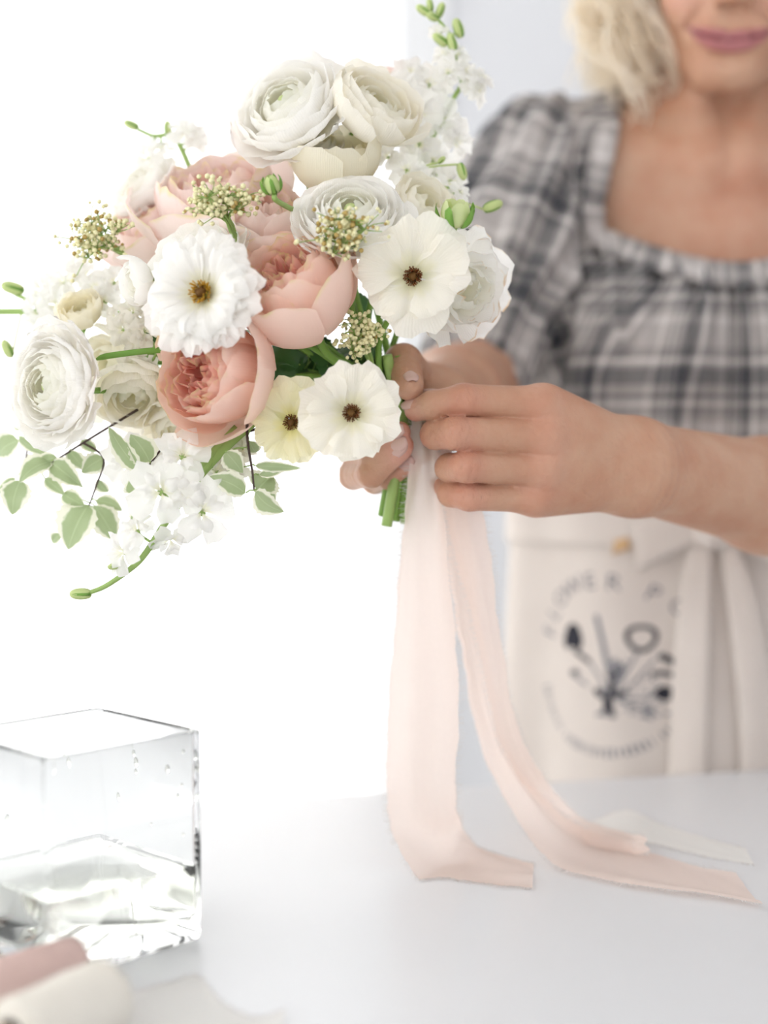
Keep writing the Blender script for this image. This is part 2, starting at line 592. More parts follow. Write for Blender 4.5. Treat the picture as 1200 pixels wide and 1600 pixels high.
# ------------------------------------------------------------------ ribbons
def ribbon(name, rows, mat, label, group=None, n=90, m=11, wave=.0015, seed=0, zmin=None, fray=1.0, thick=True):
    """rows: (left edge point, right edge point) pairs down the length; both edges in world space"""
    r_ = np.random.default_rng(seed)
    L = catmull([a for a, b in rows], n); R = catmull([b for a, b in rows], n)
    V = []; UV = []
    jl = np.convolve(r_.normal(0, 1, n + 4), np.ones(3) / 3, 'same')[2:-2] * .0009 * fray
    jr = np.convolve(r_.normal(0, 1, n + 4), np.ones(3) / 3, 'same')[2:-2] * .0009 * fray
    ph = r_.uniform(0, 6, 3)
    ln = np.linalg.norm(np.diff((L + R) / 2, axis=0), axis=1).sum()
    for i in range(n):
        w = R[i] - L[i]; wl = np.linalg.norm(w) + 1e-9; wd = w / wl
        tg = (L[min(i + 1, n - 1)] + R[min(i + 1, n - 1)] - L[max(i - 1, 0)] - R[max(i - 1, 0)]); tg /= np.linalg.norm(tg) + 1e-9
        nr = np.cross(wd, tg); nr /= np.linalg.norm(nr) + 1e-9
        for j in range(m):
            f = j / (m - 1)
            p = L[i] - wd * jl[i] + (w + wd * (jl[i] + jr[i])) * f
            p = p + nr * wave * (math.sin(f * 6.0 + ph[0] + i * .05) + .6 * math.sin(f * 11 + ph[1] - i * .03))
            if zmin is not None and p[2] < zmin: p[2] = zmin + .0004 * abs(math.sin(i * .4 + f * 5))
            V.append(p); UV.append((f, i / n * ln / .035))
    root = empty(name, rows[-1][0]); tag(root, label, 'ribbon', group)
    V = np.array(V)
    o = mesh_obj('cloth', V, grid_faces(n, m), mat, root, UV)
    # frayed threads along both edges
    G = V.reshape(n, m, 3)
    parts = []
    for side in (0, m - 1):
        inn = 1 if side == 0 else m - 2
        for i in range(0, n - 1):
            for q in range(6):
                f = r_.random()
                a = G[i, side] * (1 - f) + G[i + 1, side] * f
                b = G[i, inn] * (1 - f) + G[i + 1, inn] * f
                out = a - b; out /= np.linalg.norm(out) + 1e-9
                tg = G[i + 1, side] - G[i, side]; tg /= np.linalg.norm(tg) + 1e-9
                l = r_.uniform(.0008, .0045) * fray
                e = a + out * l + tg * r_.normal(0, .0012) + r_.normal(0, .0005, 3)
                if zmin is not None: e[2] = max(e[2], zmin)
                mm = (a + e) / 2 + r_.normal(0, .0004, 3)
                if zmin is not None: mm[2] = max(mm[2], zmin)
                parts.append(tube([a - out * .001, mm, e], [.00013, .00011, .00008], 3, False))
    Vf, Ff = join(parts)
    fo = mesh_obj('frayed_edge', Vf, Ff, M['fray'], root); fo['kind'] = 'stuff'
    return root

ZT = TABLE + .0008
def tb(px, py, dz=.001): return T(px, py, dz)
ribbon('blush_ribbon', [
    (P(641, 640, .925), P(668, 640, .925)), (P(640, 700, .928), P(684, 700, .928)), (P(634, 800, .932), P(694, 800, .930)), (P(624, 900, .94), P(703, 900, .935)),
    (P(616, 1000, .945), P(712, 1000, .94)), (P(608, 1110, .95), P(716, 1100, .945)), (P(604, 1220, .955), P(712, 1210, .945)), (P(612, 1300, .955), P(716, 1270, .955)),
    (tb(652, 1368, .003), tb(728, 1296, .012)), (tb(690, 1371), tb(748, 1318, .004)), (tb(735, 1377), tb(775, 1334)), (tb(790, 1384), tb(805, 1342)), (tb(832, 1388), tb(834, 1350))],
    M['blush'], 'blush chiffon ribbon falling straight down and turning right on the table', 'hand-torn ribbons', 120, 15, .0026, 3, ZT)
ribbon('blush_ribbon', [
    (P(672, 640, .918), P(686, 645, .912)), (P(684, 720, .935), P(712, 720, .93)), (P(695, 800, .945), P(752, 800, .94)), (P(712, 880, .955), P(768, 880, .95)), (P(738, 970, .965), P(778, 960, .955)), (P(757, 1060, .975), P(792, 1040, .965)),
    (P(776, 1140, .985), P(806, 1120, .975)), (P(806, 1210, .995), P(838, 1195, .99)), (P(842, 1262, 1.00), P(872, 1245, 1.01)), (tb(890, 1312, .004), tb(905, 1276, .014)), (tb(945, 1326, .003), tb(945, 1292, .008)),
    (tb(990, 1334, .002), tb(985, 1302, .007)), (tb(1014, 1330, .009), tb(1008, 1308, .016))],
    M['blush'], 'blush chiffon ribbon hanging in a narrow twist, its curled end raised off the table', 'hand-torn ribbons', 110, 9, .0012, 5, ZT)
ribbon('blush_ribbon', [
    (P(676, 650, .925), P(690, 655, .92)), (P(684, 760, .955), P(724, 760, .95)), (P(692, 860, .97), P(740, 860, .965)), (P(708, 950, .985), P(748, 950, .98)), (P(726, 1050, .995), P(764, 1045, .995)),
    (P(748, 1150, .99), P(786, 1140, 1.0)), (P(782, 1230, .98), P(826, 1215, 1.0)), (P(822, 1300, .97), P(878, 1270, 1.0)), (tb(866, 1352, .004), tb(930, 1300, .006)), (tb(930, 1376), tb(985, 1322, .002)), (tb(1010, 1392), tb(1045, 1342)), (tb(1100, 1404), tb(1100, 1358)), (tb(1192, 1420), tb(1150, 1366))],
    M['blush'], 'blush chiffon ribbon whose long flat tail runs to the right along the table', 'hand-torn ribbons', 120, 15, .0022, 8, ZT)
ribbon('cream_ribbon', [
    (tb(880, 1318, .0016), tb(905, 1285, .0016)), (tb(930, 1312, .003), tb(935, 1278, .003)), (tb(985, 1312, .004), tb(980, 1264, .004)), (tb(1050, 1325, .002), tb(1035, 1288, .002)), (tb(1110, 1340, .001), tb(1105, 1310, .001)), (tb(1178, 1352, .001), tb(1165, 1326, .001))],
    M['cream_chiffon'], 'sheer cream ribbon end lying behind the blush ribbons on the table', 'hand-torn ribbons', 60, 9, .0006, 9, ZT)

# ------------------------------------------------------------------ ribbon spools at the near left corner
def lathe(axis_a, axis_b, prof, ns=40):
    a = np.asarray(axis_a, float); b = np.asarray(axis_b, float)
    ax = b - a; L = np.linalg.norm(ax); ax /= L
    u = np.cross(ax, (0, 0, 1)); u /= np.linalg.norm(u); w = np.cross(ax, u)
    V = []
    for (t_, r) in prof:
        for k in range(ns):
            q = 2 * math.pi * k / ns
            V.append(a + ax * L * t_ + r * (math.cos(q) * u + math.sin(q) * w))
    n = len(prof); F = []
    for i in range(n - 1):
        for k in range(ns):
            p = i * ns + k; q = i * ns + (k + 1) % ns
            F.append((p, q, q + ns, p + ns))
    F.append(tuple(range(ns))); F.append(tuple((n - 1) * ns + k for k in range(ns - 1, -1, -1)))
    return np.array(V), F

def spool(name, a, b, r, mat, label, seed):
    rr = np.random.default_rng(seed)
    root = tag(empty(name, ((a[0] + b[0]) / 2, (a[1] + b[1]) / 2, TABLE)), label, 'ribbon spool', 'ribbon spools')
    prof = [(.0, r * .55), (.004, r * .93), (.03, r * .985)] + [(x, r * (1 + .018 * math.sin(x * 9 + seed))) for x in np.linspace(.08, .92, 12)] + [(.965, r * .975), (.995, r * .9), (1.0, r * .55)]
    V, F = lathe(a, b, prof, 48)
    V += rr.normal(0, .00012, V.shape)
    mesh_obj('ribbon_winding', V, F, mat, root)
    a = np.asarray(a); b = np.asarray(b); ax = b - a
    V, F = lathe(a - ax * .10, b + ax * .06, [(0, r * .30), (.003, r * .46), (.03, r * .46), (.05, r * .34), (.5, r * .33), (.95, r * .34), (.97, r * .46), (.997, r * .46), (1, r * .30)], 32)
    mesh_obj('wooden_core', V, F, M['wood'], root)
    # free ruffled edge of the outermost turn
    parts = []
    u = np.cross(ax / np.linalg.norm(ax), (0, 0, 1)); u /= np.linalg.norm(u); w = np.cross(ax / np.linalg.norm(ax), u)
    for end, sg in ((a, -1), (b, 1)):
        for k in range(260):
            q = rr.uniform(0, 6.283); rad = r * rr.uniform(.75, 1.0)
            p0 = end + rad * (math.cos(q) * u + math.sin(q) * w) - sg * ax * .02
            p1 = p0 + sg * ax * .02 + sg * ax / np.linalg.norm(ax) * rr.uniform(.0008, .003) + rr.normal(0, .0008, 3)
            p1[2] = max(p1[2], TABLE + .0003)
            parts.append(tube([p0, p1], [.00014, .00007], 3, False))
    V, F = join(parts)
    f = mesh_obj('frayed_edge', V, F, mat, root); f['kind'] = 'stuff'
    return root
r1 = .0178
e1 = T(168, 1615)[:2]; e0 = T(18, 1690)[:2]
spool('ribbon_spool', (*e0, TABLE + r1 + .0006), (*e1, TABLE + r1 + .0006), r1, M['cream_roll'], 'thick cream ribbon spool in front at the near corner of the table', 2)
r2 = .0125
e1 = T(118, 1538)[:2]; e0 = T(-60, 1600)[:2]
spool('ribbon_spool', (*e0, TABLE + r2 + .0006), (*e1, TABLE + r2 + .0006), r2, M['pink_roll'], 'dusty pink ribbon spool lying between the cream spool and the vase', 3)
ribbon('cream_ribbon', [
    (tb(176, 1612, .004), tb(186, 1562, .008)), (tb(215, 1618, .001), tb(222, 1548, .002)), (tb(262, 1620), tb(268, 1536)), (tb(306, 1626), tb(310, 1528)), (tb(330, 1650), tb(350, 1572)), (tb(390, 1672), tb(400, 1594)), (tb(432, 1690), tb(445, 1580, .004))],
    M['cream_chiffon'], 'sheer cream ribbon tail lying beside the cream spool in the foreground', 'hand-torn ribbons', 60, 9, .0006, 12, ZT)

# ------------------------------------------------------------------ the person: one implicit body, meshed once per region
def cone(p, a, b, r1, r2):
    a = np.asarray(a, np.float32); b = np.asarray(b, np.float32)
    ba = b - a
    pa = p - a
    h = np.clip((pa @ ba) / float(ba @ ba), 0, 1)
    q = pa - h[..., None] * ba
    return np.sqrt((q * q).sum(-1)) - (r1 + (r2 - r1) * h)
def ell(p, c, r):
    q = p - np.asarray(c, np.float32); r = np.asarray(r, np.float32)
    k0 = np.sqrt(((q / r) ** 2).sum(-1)); k1 = np.sqrt(((q / (r * r)) ** 2).sum(-1)) + 1e-9
    return k0 * (k0 - 1) / k1
def smin(a, b, k):
    h = np.maximum(k - np.abs(a - b), 0) / k
    return np.minimum(a, b) - h * h * k * .25
def smax(a, b, k): return -smin(-a, -b, k)

def surface_nets(f, lo, hi, h):
    lo = np.array(lo, float); n = np.ceil((np.array(hi) - lo) / h).astype(int) + 1
    xs = [(lo[i] + h * np.arange(n[i])).astype(np.float32) for i in range(3)]
    B = 10                                             # only blocks near the surface are evaluated
    nb = (n + B - 1) // B
    cs = [(lo[i] + h * (np.arange(nb[i]) * B + (B - 1) / 2)).astype(np.float32) for i in range(3)]
    C = f(np.stack(np.meshgrid(*cs, indexing='ij'), -1))
    D = np.repeat(np.repeat(np.repeat(np.where(C < 0, -1, 1).astype(np.float32), B, 0), B, 1), B, 2)
    act = np.argwhere(np.abs(C) < h * B * .87 * 1.5 + .004)
    off = np.stack(np.meshgrid(*[np.arange(B)] * 3, indexing='ij'), -1).reshape(-1, 3)
    for i in range(0, len(act), 400):
        A = act[i:i + 400]
        ix = (A[:, None, :] * B + off[None]).reshape(-1, 3)
        D[ix[:, 0], ix[:, 1], ix[:, 2]] = f((lo + ix * h).astype(np.float32))
    D = np.ascontiguousarray(D[:n[0], :n[1], :n[2]])
    ins = D < 0
    cnt = np.zeros(n - 1, np.int8)
    for a in (0, 1):
        for b in (0, 1):
            for c in (0, 1):
                cnt += ins[a:n[0] - 1 + a, b:n[1] - 1 + b, c:n[2] - 1 + c]
    I = np.argwhere((cnt > 0) & (cnt < 8))
    vid = np.full(n - 1, -1, np.int32); vid[tuple(I.T)] = np.arange(len(I))
    acc = np.zeros((len(I), 3)); num = np.zeros(len(I))
    cor = [(a, b, c) for a in (0, 1) for b in (0, 1) for c in (0, 1)]
    val = {c: D[I[:, 0] + c[0], I[:, 1] + c[1], I[:, 2] + c[2]] for c in cor}
    for c in cor:
        for ax in range(3):
            if c[ax] == 0:
                e = list(c); e[ax] = 1; e = tuple(e)
                s = (val[c] < 0) != (val[e] < 0)
                tt = np.where(s, val[c] / np.where(s, val[c] - val[e], 1), 0)
                pt = np.tile(np.array(c, float), (len(I), 1)); pt[:, ax] = tt
                acc += pt * s[:, None]; num += s
    V = lo + (I + acc / num[:, None]) * h
    F = []
    for ax in range(3):
        o1, o2 = [(1, 2), (2, 0), (0, 1)][ax]
        sl0 = [slice(None)] * 3; sl1 = [slice(None)] * 3
        sl0[ax] = slice(0, -1); sl1[ax] = slice(1, None)
        a = ins[tuple(sl0)]; b = ins[tuple(sl1)]
        E = np.argwhere(a != b)
        ok = (E[:, o1] > 0) & (E[:, o2] > 0) & (E[:, o1] < n[o1] - 1) & (E[:, o2] < n[o2] - 1)
        E = E[ok]
        def cell(d1, d2):
            q = E.copy(); q[:, o1] += d1; q[:, o2] += d2
            return vid[q[:, 0], q[:, 1], q[:, 2]]
        quad = np.stack([cell(-1, -1), cell(0, -1), cell(0, 0), cell(-1, 0)], 1)
        flip = ~a[E[:, 0], E[:, 1], E[:, 2]]
        quad[flip] = quad[flip][:, ::-1]
        F.append(quad)
    F = np.concatenate(F)
    return V, F[(F >= 0).all(1)]

CX = .307          # body midline
CY = 1.385
# -------- joints
def J(px, py, d): return P(px, py, d)
LH = dict(
    wr_u=J(990, 712, .972), wr_l=J(990, 748, .975),
    fa=J(1200, 775, 1.075), elbow=np.array([.352, 1.150, 1.083]), sh=np.array([CX + .160, 1.365, 1.375]),
    index=[J(838, 634, .925), J(724, 625, .906), J(676, 633, .908), J(650, 640, .916)],
    middle=[J(846, 684, .922), J(712, 677, .898), J(680, 679, .914), J(684, 682, .938)],
    ring=[J(842, 732, .925), J(728, 729, .902), J(702, 731, .917), J(708, 727, .940)],
    pinky=[J(828, 774, .932), J(733, 776, .914), J(704, 772, .923), J(692, 757, .938)],
    thumb=[J(940, 690, .985), J(850, 655, .972), J(742, 634, .950), J(676, 634, .934)])
FR = dict(index=(.0122, .0102, .0090, .0076), middle=(.0122, .0103, .0094, .0082), ring=(.0118, .0099, .0090, .0079), pinky=(.0110, .0090, .0081, .0072), thumb=(.016, .014, .0122, .0105))
RH = dict(
    elbow=np.array([.078, 1.255, 1.185]), sh=np.array([CX - .155, 1.37, 1.385]), wr=J(672, 640, .992),
    index=[J(612, 640, .995), J(560, 668, .965), J(588, 690, .925), J(624, 676, .917)],
    middle=[J(616, 668, .995), J(556, 706, .962), J(585, 716, .925), J(628, 696, .917)],
    ring=[J(622, 690, .995), J(552, 742, .958), J(580, 740, .925), J(626, 702, .918)],
    pinky=[J(630, 706, .997), J(585, 752, .972), J(606, 746, .945), J(640, 722, .935)],
    thumb=[J(668, 660, .992), J(652, 592, .975), J(630, 566, .942), J(640, 604, .915)])
RR = dict(index=(.0125, .0098, .0088, .0074), middle=(.0125, .0100, .0090, .0076), ring=(.0120, .0098, .0090, .0076), pinky=(.011, .0085, .0076, .0066), thumb=(.0150, .0130, .0122, .0092))

def finger(p, js, rs):
    d = cone(p, js[0], js[1], rs[0], rs[1])
    d = smin(d, cone(p, js[1], js[2], rs[1] * .99, rs[2]), .003)
    return smin(d, cone(p, js[2], js[3], rs[2] * .97, rs[3]), .003)

def sdf_left_arm(p):
    H = LH
    wrist = smin(cone(p, H['wr_u'], H['wr_l'], .0205, .0205), cone(p, H['wr_u'] + [0, .012, 0], H['wr_l'] + [0, .012, 0], .018, .018), .01)
    arm = cone(p, (H['wr_u'] + H['wr_l']) / 2 + [.006, .004, 0], H['fa'], .0305, .0400)
    arm = smin(arm, cone(p, H['fa'], H['elbow'], .0400, .0425), .02)
    arm = smin(arm, wrist, .012)
    arm = smin(arm, cone(p, H['elbow'], H['sh'], .0400, .036), .02)
    palm = None
    for nm, tgt, rb in (('index', H['wr_u'], .0175), ('middle', H['wr_u'] * .65 + H['wr_l'] * .35, .0175), ('ring', H['wr_u'] * .3 + H['wr_l'] * .7, .017), ('pinky', H['wr_l'], .0165)):
        a = H[nm][0] + np.array([.006, .003, 0])
        for off, s in ((0, 1.0), (.010, .9)):
            d = cone(p, a + [0, off, 0], tgt + np.array([0, off * .7 - .002, 0]), .0128 * s, rb * s)
            palm = d if palm is None else smin(palm, d, .014)
    hand = smin(palm, arm, .016)
    fs = None
    for nm in ('index', 'middle', 'ring', 'pinky'):
        d = finger(p, H[nm], FR[nm])
        d = smin(d, ell(p, H[nm][0] + [0, -.0025, 0], (.012, .0105, .0105)), .008)
        hand_f = smin(hand, d, .006)
        fs = hand_f if fs is None else np.minimum(fs, hand_f)
    th = finger(p, H['thumb'], FR['thumb'])
    return smin(fs, th, .006)

def sdf_right_arm(p):
    H = RH
    fa = H['wr'] * .55 + H['elbow'] * .45
    arm = smin(cone(p, H['wr'], fa, .026, .036), cone(p, fa, H['elbow'], .034, .0385), .02)
    arm = smin(arm, cone(p, H['elbow'], H['sh'], .0365, .031), .02)
    palm = None
    for nm in ('index', 'middle', 'ring', 'pinky'):
        d = cone(p, H[nm][0], H['wr'], .0135, .022)
        palm = d if palm is None else smin(palm, d, .014)
    hand = smin(palm, arm, .02)
    out = hand
    for nm in ('index', 'middle', 'ring', 'pinky', 'thumb'):
        out = np.minimum(out, smin(hand, finger(p, H[nm], RR[nm]), .007))
    return out

# -------- head, in its own frame (x right, -y forward, z up)
HO = np.array([.322, 1.318, 1.574])
yaw, pit, rol = math.radians(-14), math.radians(17), math.radians(5)
Rx = np.array(Matrix.Rotation(pit, 3, 'X')); Rz = np.array(Matrix.Rotation(yaw, 3, 'Z')); Ry = np.array(Matrix.Rotation(rol, 3, 'Y'))
RH_ = (Rz @ Ry @ Rx).astype(np.float32)
def to_head(p): return (p - HO.astype(np.float32)) @ RH_
def from_head(q): return np.asarray(q) @ RH_.T.astype(float) + HO

def lip_masks(q):
    """upper lip, lower lip and mouth line as smooth masks over the front of the face"""
    x = q[..., 0]; z = q[..., 2]; k = np.clip(1 - (x / .037) ** 2, 0, 1)
    zc = -.0715 + .0085 * (x / .037) ** 2
    cup = .0022 * np.exp(-(x / .005) ** 2)
    tu = .0088 * k ** .6 - cup + 1e-4; tl = .0118 * k ** .7 + 1e-4
    a = (z - zc) / tu; b = (zc - z) / tl
    fr = (q[..., 1] < -.05)
    lu = np.where((a > 0) & (a < 1), np.sin(np.clip(a, 0, 1) * np.pi) ** .6, 0) * k ** .4 * fr
    ll = np.where((b > 0) & (b < 1), np.sin(np.clip(b, 0, 1) * np.pi) ** .6, 0) * k ** .4 * fr
    ml = np.exp(-((z - zc) / .0011) ** 2) * (np.abs(x) < .040) * fr
    return lu, ll, ml

def sdf_head(p):
    q = to_head(p)
    d = ell(q, (0, .018, .032), (.074, .093, .086))
    d = smin(d, ell(q, (0, -.030, -.030), (.060, .060, .082)), .03)
    s = q.copy(); s[..., 0] = np.abs(s[..., 0])
    d = smin(d, cone(s, (.050, .005, -.052), (.018, -.072, -.100), .018, .0155), .03)
    d = smin(d, ell(q, (0, -.083, -.099), (.021, .015, .0155)), .018)
    d = smin(d, ell(s, (.037, -.066, -.038), (.026, .024, .024)), .022)
    d = smin(d, ell(q, (0, -.084, -.066), (.036, .014, .024)), .02)               # muzzle
    d = smin(d, ell(q, (0, -.085, .045), (.05, .02, .03)), .03)                    # brow
    d = smax(d, -ell(s, (.032, -.106, .014), (.018, .016, .010)), .018)            # sockets
    d = smin(d, ell(s, (.031, -.079, .010), (.0145, .0125, .0115)), .004)          # lowered lids
    d = smin(d, cone(q, (0, -.090, .012), (0, -.112, -.034), .0075, .0098), .010)  # nose
    d = smin(d, ell(s, (.0125, -.101, -.038), (.0075, .0095, .0075)), .007)
    d = smax(d, -ell(s, (.0062, -.106, -.0465), (.0035, .005, .004)), .003)        # nostrils
    fold = cone(s, (.020, -.100, -.040), (.040, -.083, -.066), .0022, .0016)       # smile folds
    d = smax(d, -fold, .008)
    lu, ll, ml = lip_masks(q)
    d = d - .0042 * lu - .0052 * ll + .0035 * ml
    d = smax(d, -ell(q, (0, -.103, -.0875), (.018, .006, .004)), .008)             # hollow under the lip
    d = smin(d, ell(s, (.076, .012, -.012), (.007, .017, .029)), .008)
    return d

def sdf_torso(p, inf=0.0):
    s = p.copy(); s[..., 0] = np.abs(s[..., 0] - CX) ; 
    d = ell(s, (0, CY, 1.265), (.150 + inf, .098 + inf, .165 + inf))
    d = smin(d, cone(s, (.0, CY - .008, 1.385), (.150, 1.372, 1.378), .056 + inf, .046 + inf), .06)
    d = smin(d, ell(s, (.074, 1.318, 1.222), (.064 + inf, .058 + inf, .066 + inf)), .04)
    d = smin(d, ell(s, (0, CY, 1.04), (.142 + inf, .100 + inf, .17 + inf)), .06)
    d = smin(d, ell(s, (0, CY + .005, .90), (.172 + inf, .115 + inf, .15 + inf)), .06)
    return d
def sdf_neck(p):
    d = cone(p, (CX, CY + .002, 1.395), (.318, 1.352, 1.53), .056, .050)
    for sx in (-1, 1):      # neck tendons and collar bones
        d = smin(d, cone(p, (CX + sx * .014, 1.313, 1.385), (.32 + sx * .042, 1.335, 1.50), .0125, .013), .007)
    s = p.copy(); s[..., 0] = np.abs(s[..., 0] - CX)
    d = smin(d, cone(s, (.018, 1.309, 1.384), (.135, 1.345, 1.408), .0095, .012), .02)
    d = smin(d, cone(s, (.03, CY, 1.44), (.12, 1.378, 1.405), .035, .034), .04)
    return d
def sdf_legs(p):
    s = p.copy(); s[..., 0] = np.abs(s[..., 0] - CX)
    d = cone(s, (.085, 1.39, .84), (.085, 1.385, .47), .086, .056)
    d = smin(d, cone(s, (.085, 1.385, .47), (.085, 1.40, .09), .056, .036), .03)
    d = smin(d, cone(s, (.085, 1.41, .045), (.098, 1.24, .028), .034, .026), .03)
    return d
def sdf_body(p):
    d = sdf_torso(p)
    d = smin(d, sdf_neck(p), .035)
    d = smin(d, sdf_head(p), .02)
    d = smin(d, sdf_left_arm(p), .03)
    d = smin(d, sdf_right_arm(p), .03)
    return d
def sdf_lower(p): return smin(sdf_torso(p), sdf_legs(p), .05)

YS = 1.172
pieces = []
def piece(f, lo, hi, h, keep=None):
    V, F = surface_nets(f, lo, hi, h)
    if keep is not None:
        m = keep(V); F = F[m[F].all(1)]
    pieces.append((V, F))
piece(sdf_left_arm, (.01, .86, 1.03), (.43, YS + .002, 1.20), .00135)
piece(sdf_right_arm, (-.03, .89, 1.04), (.135, YS + .002, 1.25), .0018)
piece(sdf_body, (.02, YS - .002, .93), (.60, 1.52, 1.428), .0045)
piece(sdf_body, (.17, YS - .002, 1.4235), (.47, 1.52, 1.72), .0026)
piece(sdf_lower, (.02, YS - .002, -.01), (.60, 1.55, .9345), .008)
o = 0; Vs = []; Fs = []
for V, F in pieces:
    used = np.unique(F); mp = np.full(len(V), -1); mp[used] = np.arange(len(used))
    Vs.append(V[used]); Fs.append(mp[F] + o); o += len(used)
BV = np.concatenate(Vs); BF = np.concatenate(Fs)
# own colour of the flesh, plus shade painted along the mouth line
tint = np.tile(np.array([.52, .315, .212]), (len(BV), 1))
q = to_head(BV.astype(np.float32))
lu, ll, ml = lip_masks(q)
w = np.clip(np.maximum(lu, ll) * 2.2 + ml * .8, 0, 1)[:, None] * (BV[:, 2] > 1.43)[:, None]
tint = tint * (1 - w) + np.array([.42, .17, .18]) * w
ax_ = np.abs(q[:, 0]); face_ = (q[:, 1] < -.05)
lash = np.exp(-((q[:, 2] - (.0035 + 9 * (ax_ - .031) ** 2)) / .0012) ** 2) * (np.abs(ax_ - .031) < .014) * face_
brow = np.exp(-((q[:, 2] - (.036 - 14 * (ax_ - .036) ** 2)) / .0032) ** 2) * (np.abs(ax_ - .034) < .020) * face_
for m_w, m_c in ((lash, (.10, .06, .05)), (brow * .7, (.32, .21, .12))):
    tint = tint * (1 - m_w[:, None]) + np.array(m_c) * m_w[:, None]
wm = (np.clip(ml, 0, 1) * (BV[:, 2] > 1.43) * .8)[:, None]  # dark shade between the lips, painted into the tint
tint = tint * (1 - wm) + np.array([.14, .04, .045]) * wm
def blush(pt, r, c, a):
    global tint
    d = np.linalg.norm(BV - np.asarray(pt), axis=1)
    w = (a * np.exp(-(d / r) ** 2))[:, None]
    tint = tint * (1 - w) + np.array(c) * w
for nm in ('index', 'middle', 'ring', 'pinky'):
    blush(LH[nm][0], .014, (.70, .36, .28), .55); blush(LH[nm][1], .011, (.62, .28, .22), .7); blush(LH[nm][3], .010, (.72, .40, .34), .6)
    blush(RH[nm][3], .012, (.70, .38, .32), .5)
blush((CX + .02, 1.29, 1.34), .07, (.66, .36, .26), .45)
for sx in (-1, 1): blush(from_head((sx * .042, -.085, -.03)), .025, (.72, .40, .34), .45)
# knuckle creases: fine relief, with the tint slightly darker and redder along them
crease = np.zeros(len(BV))
for nm in ('index', 'middle', 'ring', 'pinky'):
    js = LH[nm]
    ax = js[1] - js[0]; ax /= np.linalg.norm(ax)
    rel = BV - js[1]; al = rel @ ax; dist = np.linalg.norm(rel, axis=1)
    env = np.exp(-(dist / .013) ** 2)
    crease += .55 * env * (.4 + .6 * np.sin(rel[:, 2] / .0035 + 1.3) ** 2) * np.clip(np.sin(al / .0009 + 1.1 * np.sin(rel[:, 2] / .003)), 0, 1) ** 3
    rel = BV - js[0]; al = rel @ ax; dist = np.linalg.norm(rel, axis=1)
    crease += .25 * np.exp(-(dist / .012) ** 2) * np.clip(np.sin(al / .0010 + rel[:, 2] / .002), 0, 1) ** 3
wc = (LH['wr_u'] + LH['wr_l']) / 2
rel = BV - wc; ax = LH['fa'] - wc; ax /= np.linalg.norm(ax)
al = rel @ ax
crease += .22 * np.exp(-((al - .004) / .018) ** 2) * (np.linalg.norm(rel, axis=1) < .07) * (.5 + .5 * np.sin(al / .0011 + rel[:, 2] / .008))

tint = tint * (1 - .20 * np.clip(crease, 0, 1)[:, None] * np.array([.6, 1, 1]))
person = tag(empty('person', (CX, CY, 0)), 'person in a grey plaid blouse and canvas apron tying ribbon round the bouquet', 'person')
mesh_obj('body', BV, BF, M['skin'], person, attrs={'tint': tint, 'crease': crease})

def nail(js, facing, w=.0052, l=.0068, lift=.0078):
    """small curved plate on the back of a fingertip"""
    tip = np.asarray(js[3]); ax = tip - np.asarray(js[2]); ax /= np.linalg.norm(ax)
    f = np.asarray(facing, float); f -= ax * (f @ ax); f /= np.linalg.norm(f)
    sd = np.cross(ax, f)
    V = []
    nu_, nv_ = 7, 7
    for i in range(nu_):
        u = -1 + 2 * i / (nu_ - 1)
        for j in range(nv_):
            v = -1 + 2 * j / (nv_ - 1)
            ww = w * (1 - .15 * v * v) * math.sqrt(max(.15, 1 - .55 * max(0, v) ** 3))
            V.append(tip + ax * (l * v * (1 - .12 * u * u) + .001) + sd * ww * u + f * (lift + .0004 - .0019 * u * u - .0006 * v * v))
    o = mesh_obj('fingernail', V, grid_faces(nu_, nv_), M['nail'], person)
    sm = o.modifiers.new('thickness', 'SOLIDIFY'); sm.thickness = .0006
for nm in ('index', 'middle', 'ring', 'pinky', 'thumb'):
    fc = (0, -1, .25) if nm != 'thumb' else (.15, -1, .2)
    nail(RH[nm], fc, .0050, .0064, RR[nm][3] + .0002)
nail(LH['index'], (-.15, -.75, .65), .0048, .006, FR['index'][3] + .0002)
nail(LH['thumb'], (0, .3, 1), .0055, .007, FR['thumb'][3] + .0002)
for nm in ('middle', 'ring', 'pinky'):
    nail(LH[nm], (-1, .1, 0), .0048, .006, FR[nm][3] + .0002)

# -------- blouse
SL = [np.array([CX - .150, 1.372, 1.392]), np.array([CX - .193, 1.335, 1.300]), np.array([CX - .203, 1.304, 1.266]), np.array([CX - .233, 1.256, 1.182])]
SLR = (.064, .077, .050, .048)
SRt = [np.array([CX + .150, 1.368, 1.392]), np.array([.440, 1.31, 1.29]), np.array([.412, 1.258, 1.225]), np.array([.374, 1.188, 1.128])]
def sdf_blouse(p):
    d = sdf_torso(p, .009)
    s = p.copy(); s[..., 0] = np.abs(s[..., 0] - CX)
    d = smin(d, ell(s, (0, 1.372, 1.17), (.190, .112, .17)), .05)
    d = smin(d, cone(s, (.03, CY, 1.44), (.12, 1.378, 1.405), .047, .047), .03)
    d = smin(d, cone(s, (.018, 1.309, 1.384), (.135, 1.345, 1.408), .019, .024), .02)
    d = smin(d, ell(s, (.078, 1.322, 1.214), (.074, .066, .075)), .05)
    for S in (SL, SRt):
        e = cone(p, S[0], S[1], SLR[0], SLR[1])
        e = smin(e, cone(p, S[1], S[2], SLR[1], SLR[2]), .02)
        e = smin(e, cone(p, S[2], S[3], SLR[2], SLR[3]), .006)
        d = smin(d, e, .010)
    return d
V, F = surface_nets(sdf_blouse, (.0, 1.10, 1.0), (.62, 1.56, 1.50), .0042)
